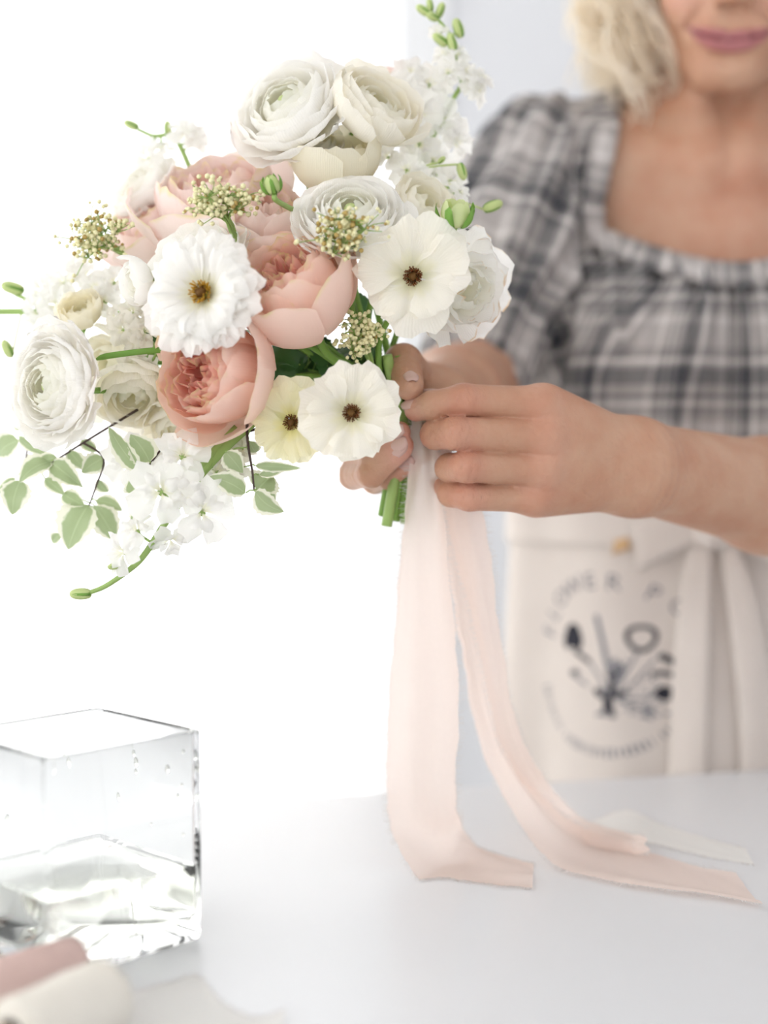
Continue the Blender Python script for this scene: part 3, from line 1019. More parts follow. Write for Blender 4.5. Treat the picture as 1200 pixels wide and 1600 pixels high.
def neck_open(V):
    dx = V[:, 0] - CX; z = V[:, 2]; y = V[:, 1]
    zb = 1.290 + .036 * (dx / .112) ** 2
    wd = np.where(z < 1.335, .112, .112 - .02 * (z - 1.335) / .10)
    front = (y < 1.40) & (np.abs(dx) < wd) & (z > zb)
    back = (y >= 1.40) & (np.abs(dx) < .09) & (z > 1.415)
    return front | back
keep = (V[:, 2] > 1.035) & ~neck_open(V)
for S in (SL, SRt):
    ax = S[3] - S[2]; ax /= np.linalg.norm(ax)
    rel = V - S[3]
    al = rel @ ax; pr = np.linalg.norm(rel - al[:, None] * ax, axis=1)
    zone = (al > 0) & (al < .14) & (pr < .075) & (V[:, 1] < (1.30 if S is SL else 1.235))
    keep &= ~(zone & (al > .0046))
    V = np.where((zone & (al <= .0046))[:, None], V - al[:, None] * ax, V)
# cloth coordinates
th = np.arctan2(V[:, 0] - CX, -(V[:, 1] - CY))
UV = np.c_[th * .155, V[:, 2]]
sleeve = np.zeros(len(V), bool)
for S in (SL, SRt):
    ds = np.minimum(cone(V.astype(np.float32), S[0], S[1], SLR[0], SLR[1]), cone(V.astype(np.float32), S[1], S[3], SLR[1], SLR[3]))
    tor = sdf_torso(V.astype(np.float32), .009)
    sg = -1 if S is SL else 1
    on = (ds < tor) & (sg * (V[:, 0] - CX) > .138)
    sleeve |= on
    ax = S[3] - S[0]; L = np.linalg.norm(ax); ax /= L
    rel = V - S[0]; al = rel @ ax
    e1 = np.cross(ax, (0, 1, 0)); e1 /= np.linalg.norm(e1); e2 = np.cross(ax, e1)
    an = np.arctan2(rel @ e1, rel @ e2)
    UV[on] = np.c_[an * .062, al][on]
    # soft folds of the puffed sleeve
    amp = np.where(on, .0045 * np.exp(-((al - .0) / .06) ** 2) + .003 * np.exp(-((al - .15) / .05) ** 2) + .0022, 0)
    rd = rel - al[:, None] * ax; rd /= np.linalg.norm(rd, axis=1)[:, None] + 1e-9
    V = V + rd * (amp * (.8 + np.sin(an * 11 + al * 25)))[:, None]
# gathers below the neckline, long soft folds lower down
fx = V[:, 0] - CX
front = (V[:, 1] < CY) & ~sleeve
top = 1.290 + .036 * np.clip(np.abs(fx) / .112, 0, 1.4) ** 2
g = np.exp(-np.clip(top - .018 - V[:, 2], 0, 1) / .065) * (V[:, 2] < top - .008)
pl = np.sin(fx * 300 + 2.6 * np.sin(fx * 47))
disp = g * .0095 * pl + .0060 * np.clip((1.28 - V[:, 2]) / .05, 0, 1) * np.sin(fx * 95 + 1.5 * np.sin(fx * 23 + V[:, 2] * 9))
V[:, 1] += np.where(front, -disp, 0)
UV[:, 0] += np.where(front, .006 * np.sin(fx * 95) + .006 * g * pl + fx * 1.1 * g, 0)
F = F[keep[F].all(1)]
used = np.unique(F); mp = np.full(len(V), -1); mp[used] = np.arange(len(used))
bl = mesh_obj('blouse', V[used], mp[F], M['plaid'], person, UV[used])
sm = bl.modifiers.new('thickness', 'SOLIDIFY'); sm.thickness = .0016; sm.offset = -1

# neckline binding that follows the blouse front, gathered cloth below it
def front_y(f, x, z, y0=1.12, y1=1.42, n=300):
    ys = np.linspace(y0, y1, n).astype(np.float32)
    pts = np.stack([np.full(n, x, np.float32), ys, np.full(n, z, np.float32)], -1)
    d = f(pts)
    k = np.argmax(d < 0)
    return float(ys[k]) if d[k] < 0 else None
nl = []
for z in np.linspace(1.442, 1.345, 12): nl.append((-(.112 - .02 * max(0, z - 1.335) / .10) - .004, z))
for dx in np.linspace(-.113, .113, 33): nl.append((dx, 1.2855 + .036 * (dx / .112) ** 2))
for z in np.linspace(1.345, 1.442, 12): nl.append(((.112 - .02 * max(0, z - 1.335) / .10) + .004, z))
nl = np.array(nl)
tn = np.gradient(nl, axis=0); tn /= np.linalg.norm(tn, axis=1)[:, None]
ou = np.c_[tn[:, 1], -tn[:, 0]]               # away from the opening
V = []; UV = []; m_ = 7; s_ = 0
for i, (dx, z) in enumerate(nl):
    if i: s_ += np.linalg.norm(nl[i] - nl[i - 1])
    for j in range(m_):
        f_ = j / (m_ - 1)
        a = dx + ou[i, 0] * (.022 * f_ - .004); b = z + ou[i, 1] * (.022 * f_ - .004)
        y = front_y(sdf_blouse, CX + a, min(b, 1.435))
        if y is None: y = 1.375
        if b > 1.425: y = max(y, 1.34)
        V.append((CX + a, y - .0035 - .002 * math.sin(f_ * math.pi), b)); UV.append((s_, .03 + f_ * .022))
nb = mesh_obj('neckline_band', V, grid_faces(len(nl), m_), M['plaid'], person, UV)
sm = nb.modifiers.new('thickness', 'SOLIDIFY'); sm.thickness = .002

# trousers
V, F = surface_nets(lambda p: sdf_lower(p) - .007, (.02, 1.15, .09), (.60, 1.56, 1.03), .009)
mesh_obj('trousers', V, F, M['trousers'], person)

# -------- apron: a skirt panel wrapped round the front of the hips, waistband, long ties and a printed emblem
def apron_pt(th, z, off=0.0):
    k = np.clip((1.06 - z) / .6, 0, 1)
    a = .186 + .030 * k; b = .120 + .012 * k
    f = (.0035 + .007 * k) * math.sin(th * 9 + .8) * (abs(th) > .25) + .004 * k * math.sin(th * 17 + z * 4)
    return np.array([CX + (a + f + off) * math.sin(th), 1.378 - (b + f + off) * math.cos(th), z])
nu, nv = 90, 30
V = []; UV = []
for i in range(nu):
    th = -1.75 + 3.5 * i / (nu - 1)
    for j in range(nv):
        z = 1.072 - .62 * j / (nv - 1)
        V.append(apron_pt(th, z)); UV.append((th * .16, z))
apron = mesh_obj('apron', V, grid_faces(nu, nv), M['canvas'], person, UV)
sm = apron.modifiers.new('thickness', 'SOLIDIFY'); sm.thickness = .0014
def strip(rows, name, parent, mat=None, n=40, m=7, wave=.0015, ph=0):
    A = catmull([r[0] for r in rows], n); B = catmull([r[1] for r in rows], n)
    V = []; UV = []
    for i in range(n):
        for j in range(m):
            f_ = j / (m - 1); p = A[i] * (1 - f_) + B[i] * f_
            p = p + np.array([0, -wave * math.sin(f_ * math.pi) - .4 * wave * math.sin(f_ * 7 + i * .15 + ph), 0]); V.append(p); UV.append((f_ * .03, i * .01))
    o = mesh_obj(name, V, grid_faces(n, m), mat or M['canvas'], parent, UV)
    sm = o.modifiers.new('thickness', 'SOLIDIFY'); sm.thickness = .0016
    return o
ths = np.linspace(-1.75, 1.75, 15)
strip([(apron_pt(a, 1.080, .004), apron_pt(a, 1.040, .004)) for a in ths], 'waistband', apron, n=70)
def APX(px, z, off): 
    """apron surface point under a column of the picture, at height z"""
    best = min(np.linspace(-1.2, 1.2, 240), key=lambda a: abs(600 + FPX * apron_pt(a, z)[0] / apron_pt(a, z)[1] - px))
    return apron_pt(best, z, off)
strip([(APX(1078, 1.048, .010), APX(1110, 1.048, .010)), (APX(1066, 1.00, .013), APX(1112, 1.00, .013)), (APX(1056, .93, .010), APX(1110, .93, .010)), (APX(1048, .80, .008), APX(1108, .80, .008)), (APX(1044, .68, .008), APX(1104, .68, .008))], 'tie_end', apron)
strip([(APX(1124, 1.048, .010), APX(1150, 1.048, .010)), (APX(1136, .99, .014), APX(1180, .99, .014)), (APX(1152, .90, .010), APX(1206, .90, .010)), (APX(1162, .78, .008), APX(1222, .78, .008)), (APX(1166, .70, .008), APX(1226, .70, .008))], 'tie_end', apron, ph=2)
kc = apron_pt(0.0, 1.055, .012)
kx = (APX(1078, 1.055, .01) + APX(1150, 1.055, .01)) / 2
V, F = ico(kx + [0, -.006, 0], (.020, .011, .014), 3)
V = V + np.c_[np.zeros(len(V)), .0016 * np.sin(V[:, 0] * 420), np.zeros(len(V))]
mesh_obj('tie_knot', V, F, M['canvas'], apron)
strip([(APX(1088, 1.066, .016), APX(1088, 1.046, .016)), (APX(1040, 1.072, .024), APX(1045, 1.034, .022)), (APX(1000, 1.062, .022), APX(1008, 1.020, .020)), (APX(1020, 1.040, .012), APX(1020, 1.026, .012)), (APX(1085, 1.054, .012), APX(1085, 1.046, .012))], 'bow_loop', apron, n=30)
strip([(APX(1140, 1.066, .016), APX(1140, 1.046, .016)), (APX(1180, 1.074, .024), APX(1180, 1.036, .022)), (APX(1222, 1.062, .022), APX(1214, 1.018, .020)), (APX(1200, 1.040, .012), APX(1200, 1.024, .012)), (APX(1142, 1.054, .012), APX(1142, 1.046, .012))], 'bow_loop', apron, n=30)
strip([(APX(965, 1.046, .006), APX(962, 1.034, .006)), (APX(984, 1.050, .006), APX(990, 1.040, .006))], 'label_tab', apron, M['label_tan'], n=6, m=3)
EC = (952, 1045)                                     # centre of the emblem in the picture
ez0 = CAMZ - (EC[1] - 700) / 1790.0
eth = min(np.linspace(-1.2, .6, 400), key=lambda a: abs(600 + FPX * apron_pt(a, ez0)[0] / apron_pt(a, ez0)[1] - EC[0]))
KX = None
def em(u, v, off=.0016):
    """emblem plane -> apron cloth; u, v in metres along the cloth"""
    return apron_pt(eth + u / .160, ez0 + v, off)
def flat(shapes, name, mat):
    parts = []
    for V2, F2 in shapes:
        parts.append((np.array([em(a, b) for a, b in V2]), F2))
    V, F = join(parts)
    return mesh_obj(name, V, F, mat, apron, smooth=False)
def oval(cx_, cy_, rx, ry, a=0, n=18):
    c, s = math.cos(a), math.sin(a)
    pts = [(cx_, cy_)] + [(cx_ + rx * math.cos(k * 2 * math.pi / n) * c - ry * math.sin(k * 2 * math.pi / n) * s, cy_ + rx * math.cos(k * 2 * math.pi / n) * s + ry * math.sin(k * 2 * math.pi / n) * c) for k in range(n)]
    return pts, [(0, 1 + k, 1 + (k + 1) % n) for k in range(n)]
def ringo(cx_, cy_, r0, r1, n=24, wob=0):
    V2 = []
    for k in range(n):
        a = k * 2 * math.pi / n; q = 1 + wob * math.sin(3 * a)
        V2 += [(cx_ + r0 * q * math.cos(a), cy_ + r0 * q * math.sin(a)), (cx_ + r1 * q * math.cos(a), cy_ + r1 * q * math.sin(a))]
    return V2, [(2 * k, 2 * k + 1, 2 * ((k + 1) % n) + 1, 2 * ((k + 1) % n)) for k in range(n)]
def stroke(pts, w):
    pts = catmull(np.array(pts), 10); tn = np.gradient(pts, axis=0); tn /= np.linalg.norm(tn, axis=1)[:, None] + 1e-9
    V2 = []
    for p, t_ in zip(pts, tn): V2 += [(p[0] - t_[1] * w, p[1] + t_[0] * w), (p[0] + t_[1] * w, p[1] - t_[0] * w)]
    return V2, [(2 * k, 2 * k + 1, 2 * k + 3, 2 * k + 2) for k in range(9)]
sx, sz = 1 / 1480.0, 1 / 1790.0
def e(px, py): return ((px - EC[0]) * sx, -(py - EC[1]) * sz)
def emo(px, py, rx, ry, a=0): 
    c = e(px, py); return oval(c[0], c[1], rx * sx, ry * sz, a)
dark = [emo(903, 1002, 13, 20, .1), emo(894, 1010, 6, 15), emo(912, 1010, 6, 15), emo(1016, 1088, 12, 12), emo(955, 1108, 6, 12, .4), emo(944, 1090, 9, 6, -.6), emo(968, 1090, 9, 6, .5), emo(908, 1062, 7, 6)]
dark += [stroke([e(1008, 1027), e(1022, 1036), e(1038, 1048)], .0030), stroke([e(955, 1055), e(958, 1090), e(948, 1126)], .0020), stroke([e(966, 1040), e(960, 1070), e(956, 1100)], .0025), stroke([e(940, 1084), e(955, 1104), e(962, 1128)], .0018), stroke([e(906, 1025), e(922, 1036), e(930, 1042)], .0020), stroke([e(1000, 1058), e(1014, 1056), e(1026, 1060)], .0022)]
rc = e(989, 1000); dark.append(ringo(rc[0], rc[1], .0085, .0125, 24, .06))
flat(dark, 'emblem_print', M['ink'])
grey = [stroke([e(936, 966), e(946, 1010), e(956, 1062)], .0022), stroke([e(928, 1080), e(914, 1070), e(906, 1064)], .0012), stroke([e(985, 1022), e(972, 1060), e(962, 1090)], .0010), stroke([e(1004, 1034), e(988, 1060), e(966, 1095)], .0010), stroke([e(1010, 1090), e(990, 1096), e(966, 1100)], .0010), stroke([e(1010, 1124), e(990, 1112), e(966, 1100)], .0012), stroke([e(930, 1042), e(944, 1066), e(952, 1086)], .0010), stroke([e(940, 1126), e(950, 1120), e(958, 1126)], .0012)]
for k in range(70): 
    a = random.uniform(0, 6.28); r = math.sqrt(random.random())
    grey.append(emo(982 + 34 * r * math.cos(a), 1092 + 34 * r * math.sin(a), random.uniform(1, 2.6), random.uniform(1, 2.6)))
for k in range(26): grey.append(emo(random.uniform(955, 975), random.uniform(1035, 1070), 2, 3))
for k in range(9): grey.append(emo(1000 + random.uniform(-8, 22), 1112 + random.uniform(-6, 16), 3.5, 3.0))
flat(grey, 'emblem_shading', M['grey_ink'])
# the arc of letters above, and the small worn line below
def letter(ch, cu, cv, ang, size, mat):
    cdat = bpy.data.curves.new('letter', 'FONT'); cdat.body = ch; cdat.size = size; cdat.align_x = 'CENTER'; cdat.align_y = 'CENTER'; cdat.resolution_u = 3
    ob = bpy.data.objects.new('letter', cdat)
    me = bpy.data.meshes.new_from_object(ob)
    V2 = np.array([v.co[:2] for v in me.vertices]) @ np.array([[math.cos(ang), math.sin(ang)], [-math.sin(ang), math.cos(ang)]]) + [cu, cv]
    F2 = [tuple(p.vertices) for p in me.polygons]
    bpy.data.objects.remove(ob); bpy.data.curves.remove(cdat); bpy.data.meshes.remove(me)
    V3 = [em(a, b, .0018) for a, b in V2]
    mesh_obj('printed_letter', V3, F2, mat, apron, smooth=False)
for ch, (px, py), ang in (('F', (862, 1000), 75), ('L', (868, 970), 60), ('O', (880, 944), 46), ('W', (900, 924), 30), ('E', (926, 914), 14), ('R', (956, 914), -3), ('P', (1000, 930), -24), ('O', (1030, 952), -42)):
    u, v = e(px, py); letter(ch, u, v, math.radians(ang), .021, M['grey_ink'])
worn = []
for k in range(34):
    a = math.radians(196 + (335 - 196) * k / 33)
    if k in (9, 26): continue
    r0 = .066; h_ = random.uniform(.003, .0045)
    c = (r0 * 1.0 * math.cos(a), -.006 + (r0 + .006) * math.sin(a))
    n_ = (math.cos(a), math.sin(a))
    worn.append(stroke([(c[0] - n_[0] * h_, c[1] - n_[1] * h_), (c[0], c[1]), (c[0] + n_[0] * h_, c[1] + n_[1] * h_)], random.uniform(.0007, .0013)))
flat(worn, 'emblem_worn_line', M['grey_ink'])

# -------- hair: cap on the skull and loose blonde curls
V, F = surface_nets(lambda p: ell(to_head(p), (0, .026, .040), (.084, .098, .090)), HO - .17, HO + .17, .005)
qv = to_head(V.astype(np.float32))
kp = (qv[:, 1] > -.045 - .25 * (qv[:, 2] - .06)) & (qv[:, 2] > -.075)
kp &= ~((qv[:, 2] < .070) & (qv[:, 1] < -.03))
F = F[kp[F].all(1)]; used = np.unique(F); mp = np.full(len(V), -1); mp[used] = np.arange(len(used))
hair = mesh_obj('hair', V[used], mp[F], M['hair'], person)
hr = np.random.default_rng(5)
lerp_ = lambda a, b, t: np.asarray(a) * (1 - t) + np.asarray(b) * t
parts = []
for k in range(340):
    sd = -1 if hr.random() < .55 else 1
    an = hr.uniform(-.35, 2.6)                       # round the head, 0 = beside the face
    r0 = np.array([sd * .070 * math.cos(an * .5) + 0.0, .02 + .075 * math.sin(an * .6) - .02, hr.uniform(-.02, .085)])
    if k % 3 == 0:                                   # swept over from a middle parting
        yy = hr.uniform(-.052, .09)
        r0 = np.array([sd * hr.uniform(.002, .012), yy, .040 + .089 * math.sqrt(max(.05, 1 - ((yy - .026) / .098) ** 2))])
    root_ = from_head(r0)
    outx = sd * hr.uniform(.004, .092) * (1.0 if an < 1.4 else .5)
    back = hr.uniform(-.012, .055) + .03 * max(0, an)
    length = hr.uniform(.14, .26)
    end = root_ + np.array([outx * .45, back - .015, 0]); end[2] = root_[2] - length
    end[2] = max(end[2], 1.405 + hr.uniform(0, .06))
    midp = (root_ * .6 + end * .4) + np.array([outx * .55, 0, .022])
    if k % 3 == 0:
        sidep = from_head((sd * hr.uniform(.086, .128), r0[1] * .8 + .012, .030)); end = sidep + np.array([outx * .4, .02, 0]); end[2] = sidep[2] - hr.uniform(.08, .17)
        base = catmull([root_, from_head((sd * .058, r0[1] * .9 + .004, .040 + .092 * math.sqrt(max(.05, 1 - ((r0[1] * .9 - .022) / .100) ** 2)) * .80)), sidep, lerp_(sidep, end, .5) + np.array([sd * .01, 0, 0]), end], 26)
    else:
        base = catmull([root_, midp, end], 26)
    rad = hr.uniform(.006, .024); fr = hr.uniform(1.5, 3.4) * 2 * math.pi; ph = hr.uniform(0, 6.28)
    tt = np.linspace(0, 1, 26); env = np.clip(tt * 3, 0, 1) * rad
    for st in range(3):
        j_ = hr.normal(0, .0028, 3)
        pts = base + np.c_[env * np.cos(fr * tt + ph + st * .25), env * np.sin(fr * tt + ph + st * .25), .3 * env * np.sin(fr * tt * 1.3 + ph)] + j_
        parts.append(tube(pts, np.interp(tt, [0, .15, .8, 1], [.0008, .0012, .0010, .0003]), 4, False))
for k in range(150):                                 # frizz round the curls
    a = hr.uniform(0, 6.28); sd = -1 if hr.random() < .6 else 1
    c0 = from_head((sd * hr.uniform(.085, .125), hr.uniform(-.02, .09), hr.uniform(-.12, .08)))
    n_ = 12; tt = np.linspace(0, 6.283 * hr.uniform(.6, 1.3), n_); rr_ = hr.uniform(.006, .018)
    pts = c0 + np.c_[rr_ * np.cos(tt + a), hr.uniform(-.3, .3) * rr_ * tt, rr_ * np.sin(tt + a) - .004 * tt]
    parts.append(tube(pts, np.linspace(.0007, .0002, n_), 4, False))
V, F = join(parts)
h2 = mesh_obj('curls', V, F, M['hair'], hair); h2['kind'] = 'stuff'

# ------------------------------------------------------------------ the bouquet: every flower its own thing, every petal its own part
def axis_world(f):
    v = np.array([f[0], -f[2], f[1]], float)
    return v / np.linalg.norm(v)
def frame(ax):
    return Vector(ax).to_track_quat('Z', 'Y')
def bez(P4, t):
    P4 = np.asarray(P4); u = 1 - t
    return (u ** 3)[:, None] * P4[0] + (3 * u * u * t)[:, None] * P4[1] + (3 * u * t * t)[:, None] * P4[2] + (t ** 3)[:, None] * P4[3]

def petal(prof, phi0, dphi, R, nu=9, nv=8, rnd=.30, ruffle=.0, rk=2.0, jag=.02, swirl=.03, notch=0.0, seed=0, zs=1.0, neck=.35):
    r_ = np.random.default_rng(seed)
    p1, p2, p3 = r_.uniform(0, 6.28, 3)
    us = np.linspace(-1, 1, nu); vs_ = np.linspace(0, 1, nv)
    V = np.empty((nu, nv, 3)); UV = np.empty((nu, nv, 2))
    for i, u in enumerate(us):
        top = 1 - rnd * abs(u) ** 2.6 + jag * math.sin(u * 9 + p3) + jag * .6 * math.sin(u * 17 + p1) - notch * math.exp(-(u / .18) ** 2)
        t_ = vs_ * top
        c = bez(prof, np.clip(t_, 0, 1.05))
        dc = bez(prof, np.clip(t_ + .02, 0, 1.08)) - bez(prof, np.clip(t_ - .02, 0, 1.04))
        dc /= np.linalg.norm(dc, axis=1)[:, None] + 1e-9
        n2 = np.c_[-dc[:, 1], dc[:, 0]]
        rf = ruffle * vs_ ** 2 * (math.sin(rk * math.pi * u + p1) + .5 * math.sin(2.3 * rk * math.pi * u + p2))
        c = c + n2 * rf[:, None]
        rho = c[:, 0] * (1 + swirl * u)
        wv = neck + (1 - neck) * np.clip(vs_ * 1.6, 0, 1) ** .8
        ph = phi0 + u * dphi * wv
        V[i, :, 0] = rho * np.cos(ph) * R; V[i, :, 1] = rho * np.sin(ph) * R; V[i, :, 2] = c[:, 1] * R * zs
        UV[i, :, 0] = (u + 1) / 2; UV[i, :, 1] = vs_
    return V.reshape(-1, 3), grid_faces(nu, nv), UV.reshape(-1, 2)

lerp = lambda a, b, t: np.asarray(a, float) * (1 - t) + np.asarray(b, float) * t
GRIP = P(640, 668, .952)
stem_no = [0]
def add_stem(root, base, ax, mat=None, r=.0021, cut=True):
    """stalk from the flower's base through the gripping hand to its cut end"""
    k = stem_no[0]; stem_no[0] += 1
    a = k * 2.39996; q = .0125 * math.sqrt((k % 23 + .5) / 23)
    g = GRIP + np.array([q * math.cos(a), q * math.sin(a), 0])
    e_ = P(618 + 20 * math.cos(a) * math.sqrt((k % 23 + .5) / 23), 800 + random.uniform(-14, 24), .955) + np.array([0, q * 1.2 * math.sin(a), 0])
    b0 = np.asarray(base); dist = np.linalg.norm(b0 - g)
    up = (P(520, 520, .925) - GRIP); up /= np.linalg.norm(up)
    pts = catmull([b0, b0 - ax * min(.025, dist * .2), lerp(b0 - ax * .03, g + up * .045, .6), g + up * .012, g, lerp(g, e_, .5), e_], 30)
    V, F = tube(pts, np.interp(np.linspace(0, 1, 30), [0, .1, 1], [r * 1.3, r, r]), 7)
    q_ = root.rotation_quaternion.to_matrix() if root.rotation_mode == 'QUATERNION' else Matrix.Identity(3)
    Vl = (V - np.array(root.location)) @ np.array(q_)
    return mesh_obj('stem', Vl, F, mat or M['stem'], root, local=True)

def jitter(prof, a, r_): return np.asarray(prof, float) + np.r_[np.zeros((1, 2)), r_.normal(0, a, (3, 2))]
WHITE = (.985, .975, .95); CREAM = (.97, .935, .81); IVORY = (.98, .955, .88)
seedc = [100]
SCALE = {'ranunculus': 1.10, 'garden_rose': 1.12}
def flower_root(name, c, R_px, face, back, label, cat, group):
    d = c[2]; R = R_px * d / FPX * SCALE.get(name, 1.0)
    ax = axis_world(face)
    base = P(*c) - ax * back * R
    root = empty(name, base, frame(ax))
    tag(root, label, cat, group)
    return root, R, ax, base

def sepals(root, R, n=5, l=.5, mat=None, spread=.35, z0=-.02):
    for k in range(n):
        prof = [(.03, z0), (.18 + spread * .3, z0 - .05), (.34 + spread, z0 + l * .4), (.40 + spread * .6, z0 + l)]
        V, F, UV = petal(prof, k * 6.283 / n + .3, .30, R, 5, 6, .75, .02, 1, .0, 0, seed=k)
        mesh_obj('sepal', V, F, mat or M['sepal'], root, UV, local=True)

def ranunculus(c, R_px, face, label, o=.8, n=44, colr=WHITE, mat='white_petal', name='ranunculus', back=.42, eye=True, ruffle=.022, cat='flower', jag=.02, sep=True, inner=None, group='ranunculus blooms in the bouquet'):
    root, R, ax, base = flower_root(name, c, R_px, face, back, label, cat, group)
    seedc[0] += 1; r_ = np.random.default_rng(seedc[0])
    oc = max(o, 0)
    for i in range(n):
        t_ = i / (n - 1)
        inn = [(.03, .0), (.30, .05), (.30, .50), (.07, .56)]
        out = [(.05, .0), (.66, -.12), (1.0, .18 + .42 * (1 - oc)), (1.06 * oc + .72 * (1 - oc), (.32 - .75 * max(0, t_ - .55)) * oc + .95 * (1 - oc))]
        pf = jitter(lerp(inn, out, t_ ** .85), .018 + .02 * t_, r_)
        dp = 1.15 * (1 - t_) + .56 * t_
        V, F, UV = petal(pf, i * 2.39996 + r_.normal(0, .1), dp * r_.uniform(.9, 1.12), R * r_.uniform(.97, 1.03), 10, 8, .22, ruffle * (.4 + t_), r_.uniform(1, 2), jag, .03, seed=seedc[0] * 100 + i)
        w = r_.uniform(.97, 1.0)
        cc = lerp(inner if inner is not None else lerp(colr, (.96, .95, .80), .4), colr, min(1, t_ * 2.2)) * w
        mesh_obj('petal', V, F, M[mat], root, UV, local=True, color=tuple(cc))
    if eye:
        V, F = ico((0, 0, .40 * R), (.11 * R, .11 * R, .10 * R), 2)
        mesh_obj('flower_eye', V, F, M['bud'], root, local=True)
    if sep: sepals(root, R, 5, .32, None, .10, -.04)
    add_stem(root, base, ax)
    return root

PEACH = (.95, .745, .645); PEACH_IN = (.90, .45, .36); PINK = (.95, .83, .785); PINK_IN = (.95, .70, .63)
def rose(c, R_px, face, label, colr=PEACH, inner=PEACH_IN, n=38, zs=1.2, o=.25, back=1.0, guard=4, name='garden_rose', group='garden roses in the bouquet', nuv=(13, 11)):
    root, R, ax, base = flower_root(name, c, R_px, face, back * zs * .9, label, 'flower', group)
    seedc[0] += 1; r_ = np.random.default_rng(seedc[0])
    for i in range(n):
        t_ = i / (n - 1)
        inn = [(.02, .05), (.24, .12), (.26, .70), (.10, .82)]
        out = [(.04, .0), (.80, -.08), (1.06, .60), (.70 + .25 * o, .98)]
        pf = jitter(lerp(inn, out, t_ ** 1.05), .015 + .02 * (1 - t_), r_)
        ruf = .06 * (1 - t_) + .012; rk = r_.uniform(1.0, 2.2)
        dp = lerp(.85, .80, t_)
        sw = .05
        if i >= n - guard:                        # guard petals roll outward at the rim
            pf = pf + np.array([(0, 0), (.02, 0), (.05, -.02), (.24 + .1 * r_.random(), -.10 - .12 * r_.random())]); dp = .72; sw = .02; ruf = .02
        V, F, UV = petal(pf, i * 2.39996 + r_.normal(0, .12), float(dp) * r_.uniform(.92, 1.1), R * r_.uniform(.98, 1.03), nuv[0], nuv[1], .20, ruf, rk, .012, sw, .05 if t_ > .6 else 0, seed=seedc[0] * 100 + i, zs=zs)
        cc = lerp(inner, colr, min(1, t_ ** .7 * 1.15)) * r_.uniform(.97, 1.0)
        mesh_obj('petal', V, F, M['rose_petal'], root, UV, local=True, color=tuple(cc))
    sepals(root, R, 5, .28, None, .12, -.06)
    add_stem(root, base, ax, None, .0027)
    return root

def stamens(root, R, r, z, n, mat, dome, dmat):
    r_ = np.random.default_rng(seedc[0])
    parts = []
    for k in range(n):
        a = k * 2.39996; q = r * (.35 + .65 * math.sqrt(k / n))
        b = np.array([q * .55 * math.cos(a), q * .55 * math.sin(a), z * .3]) * R
        t_ = np.array([q * math.cos(a), q * math.sin(a), z + .05 * r_.normal()]) * R
        parts.append(tube([b, lerp(b, t_, .6), t_ * [1, 1, .96], t_], [R * .006, R * .006, R * .014, R * .009], 5))
    V, F = join(parts); s_ = mesh_obj('stamens', V, F, M[mat], root, local=True); s_['kind'] = 'stuff'
    V, F = ico((0, 0, z * .8 * R), (dome * R, dome * R, dome * 1.1 * R), 2)
    V = V + np.random.default_rng(1).normal(0, .006 * R, V.shape)
    mesh_obj('pistil', V, F, M[dmat], root, local=True)

def butterfly(c, R_px, face, label, n=11, colr=IVORY, mat='butterfly_petal', st=('stamen', 'pistil'), ruffle=.095, jag=.05, layers=2, lift=.16, er=.13, rot=0.0, asym=0.0, name='butterfly_ranunculus', ez=.12, group='butterfly ranunculus in the bouquet', dph=None):
    root, R, ax, base = flower_root(name, c, R_px, face, .10, label, 'flower', group)
    seedc[0] += 1; r_ = np.random.default_rng(seedc[0])
    for i in range(n):
        l = i % layers
        k = i // layers
        m_ = math.ceil(n / layers)
        phi = rot + (k + l / layers) * 6.283 / m_ + r_.normal(0, .14)
        lf = lift + .07 * (layers - 1 - l) + .05 * r_.normal() + asym * max(0, math.cos(phi - 5.4)) * (.5 if l == 0 else .1)
        ln = (1.0 - .12 * (layers - 1 - l) * (1 if layers < 3 else .9)) * r_.uniform(.86, 1.08)
        pf = [(.05, 0), (.38, .04 + lf * .3), (.75 * ln, lf), (ln * r_.uniform(.95, 1.05), lf * .55 + r_.normal(0, .03))]
        V, F, UV = petal(pf, phi, (dph or 4.2 / m_) * r_.uniform(.95, 1.15), R, 15, 10, .30, ruffle * r_.uniform(.6, 1.2), r_.uniform(1.4, 2.4), jag, .0, r_.uniform(0, .07), seed=seedc[0] * 100 + i, neck=.25)
        V[:, 2] += .018 * R * (layers - 1 - l) + .006 * R * (i % 3)
        mesh_obj('petal', V, F, M[mat], root, UV, local=True, color=tuple(np.array(colr) * r_.uniform(.98, 1.0)))
    stamens(root, R, er, ez, 64, st[0], er * .45, st[1])
    sepals(root, R, 5, .02, None, .25, -.05)
    add_stem(root, base, ax)
    return root

# ---- peach and pink garden roses
rose((440, 414, .868), 92, (-.34, .66, .58), 'peach garden rose at the heart of the bouquet, opening towards upper left', zs=1.45)
rose((300, 580, .862), 98, (-.56, .03, .80), 'peach garden rose low in the bouquet below the frilled white flower', zs=1.35, o=.35)
rose((325, 272, .955), 112, (-.15, .80, .45), 'pale pink garden rose behind the green-gold filler at upper left', PINK, PINK_IN, 26, 1.1, .4)
rose((418, 308, .925), 88, (.12, .72, .50), 'pale pink garden rose behind the closed green bud', PINK, PEACH, 24, 1.15, .3)
rose((212, 330, .970), 78, (-.5, .55, .42), 'pale pink garden rose at the far left edge behind the lacy filler', PINK, PINK_IN, 22, 1.1, .3)
rose((573, 112, 1.01), 66, (0, .85, .35), 'pale pink garden rose peeping over the top white blooms', PINK, PINK_IN, 22, 1.1, .2)
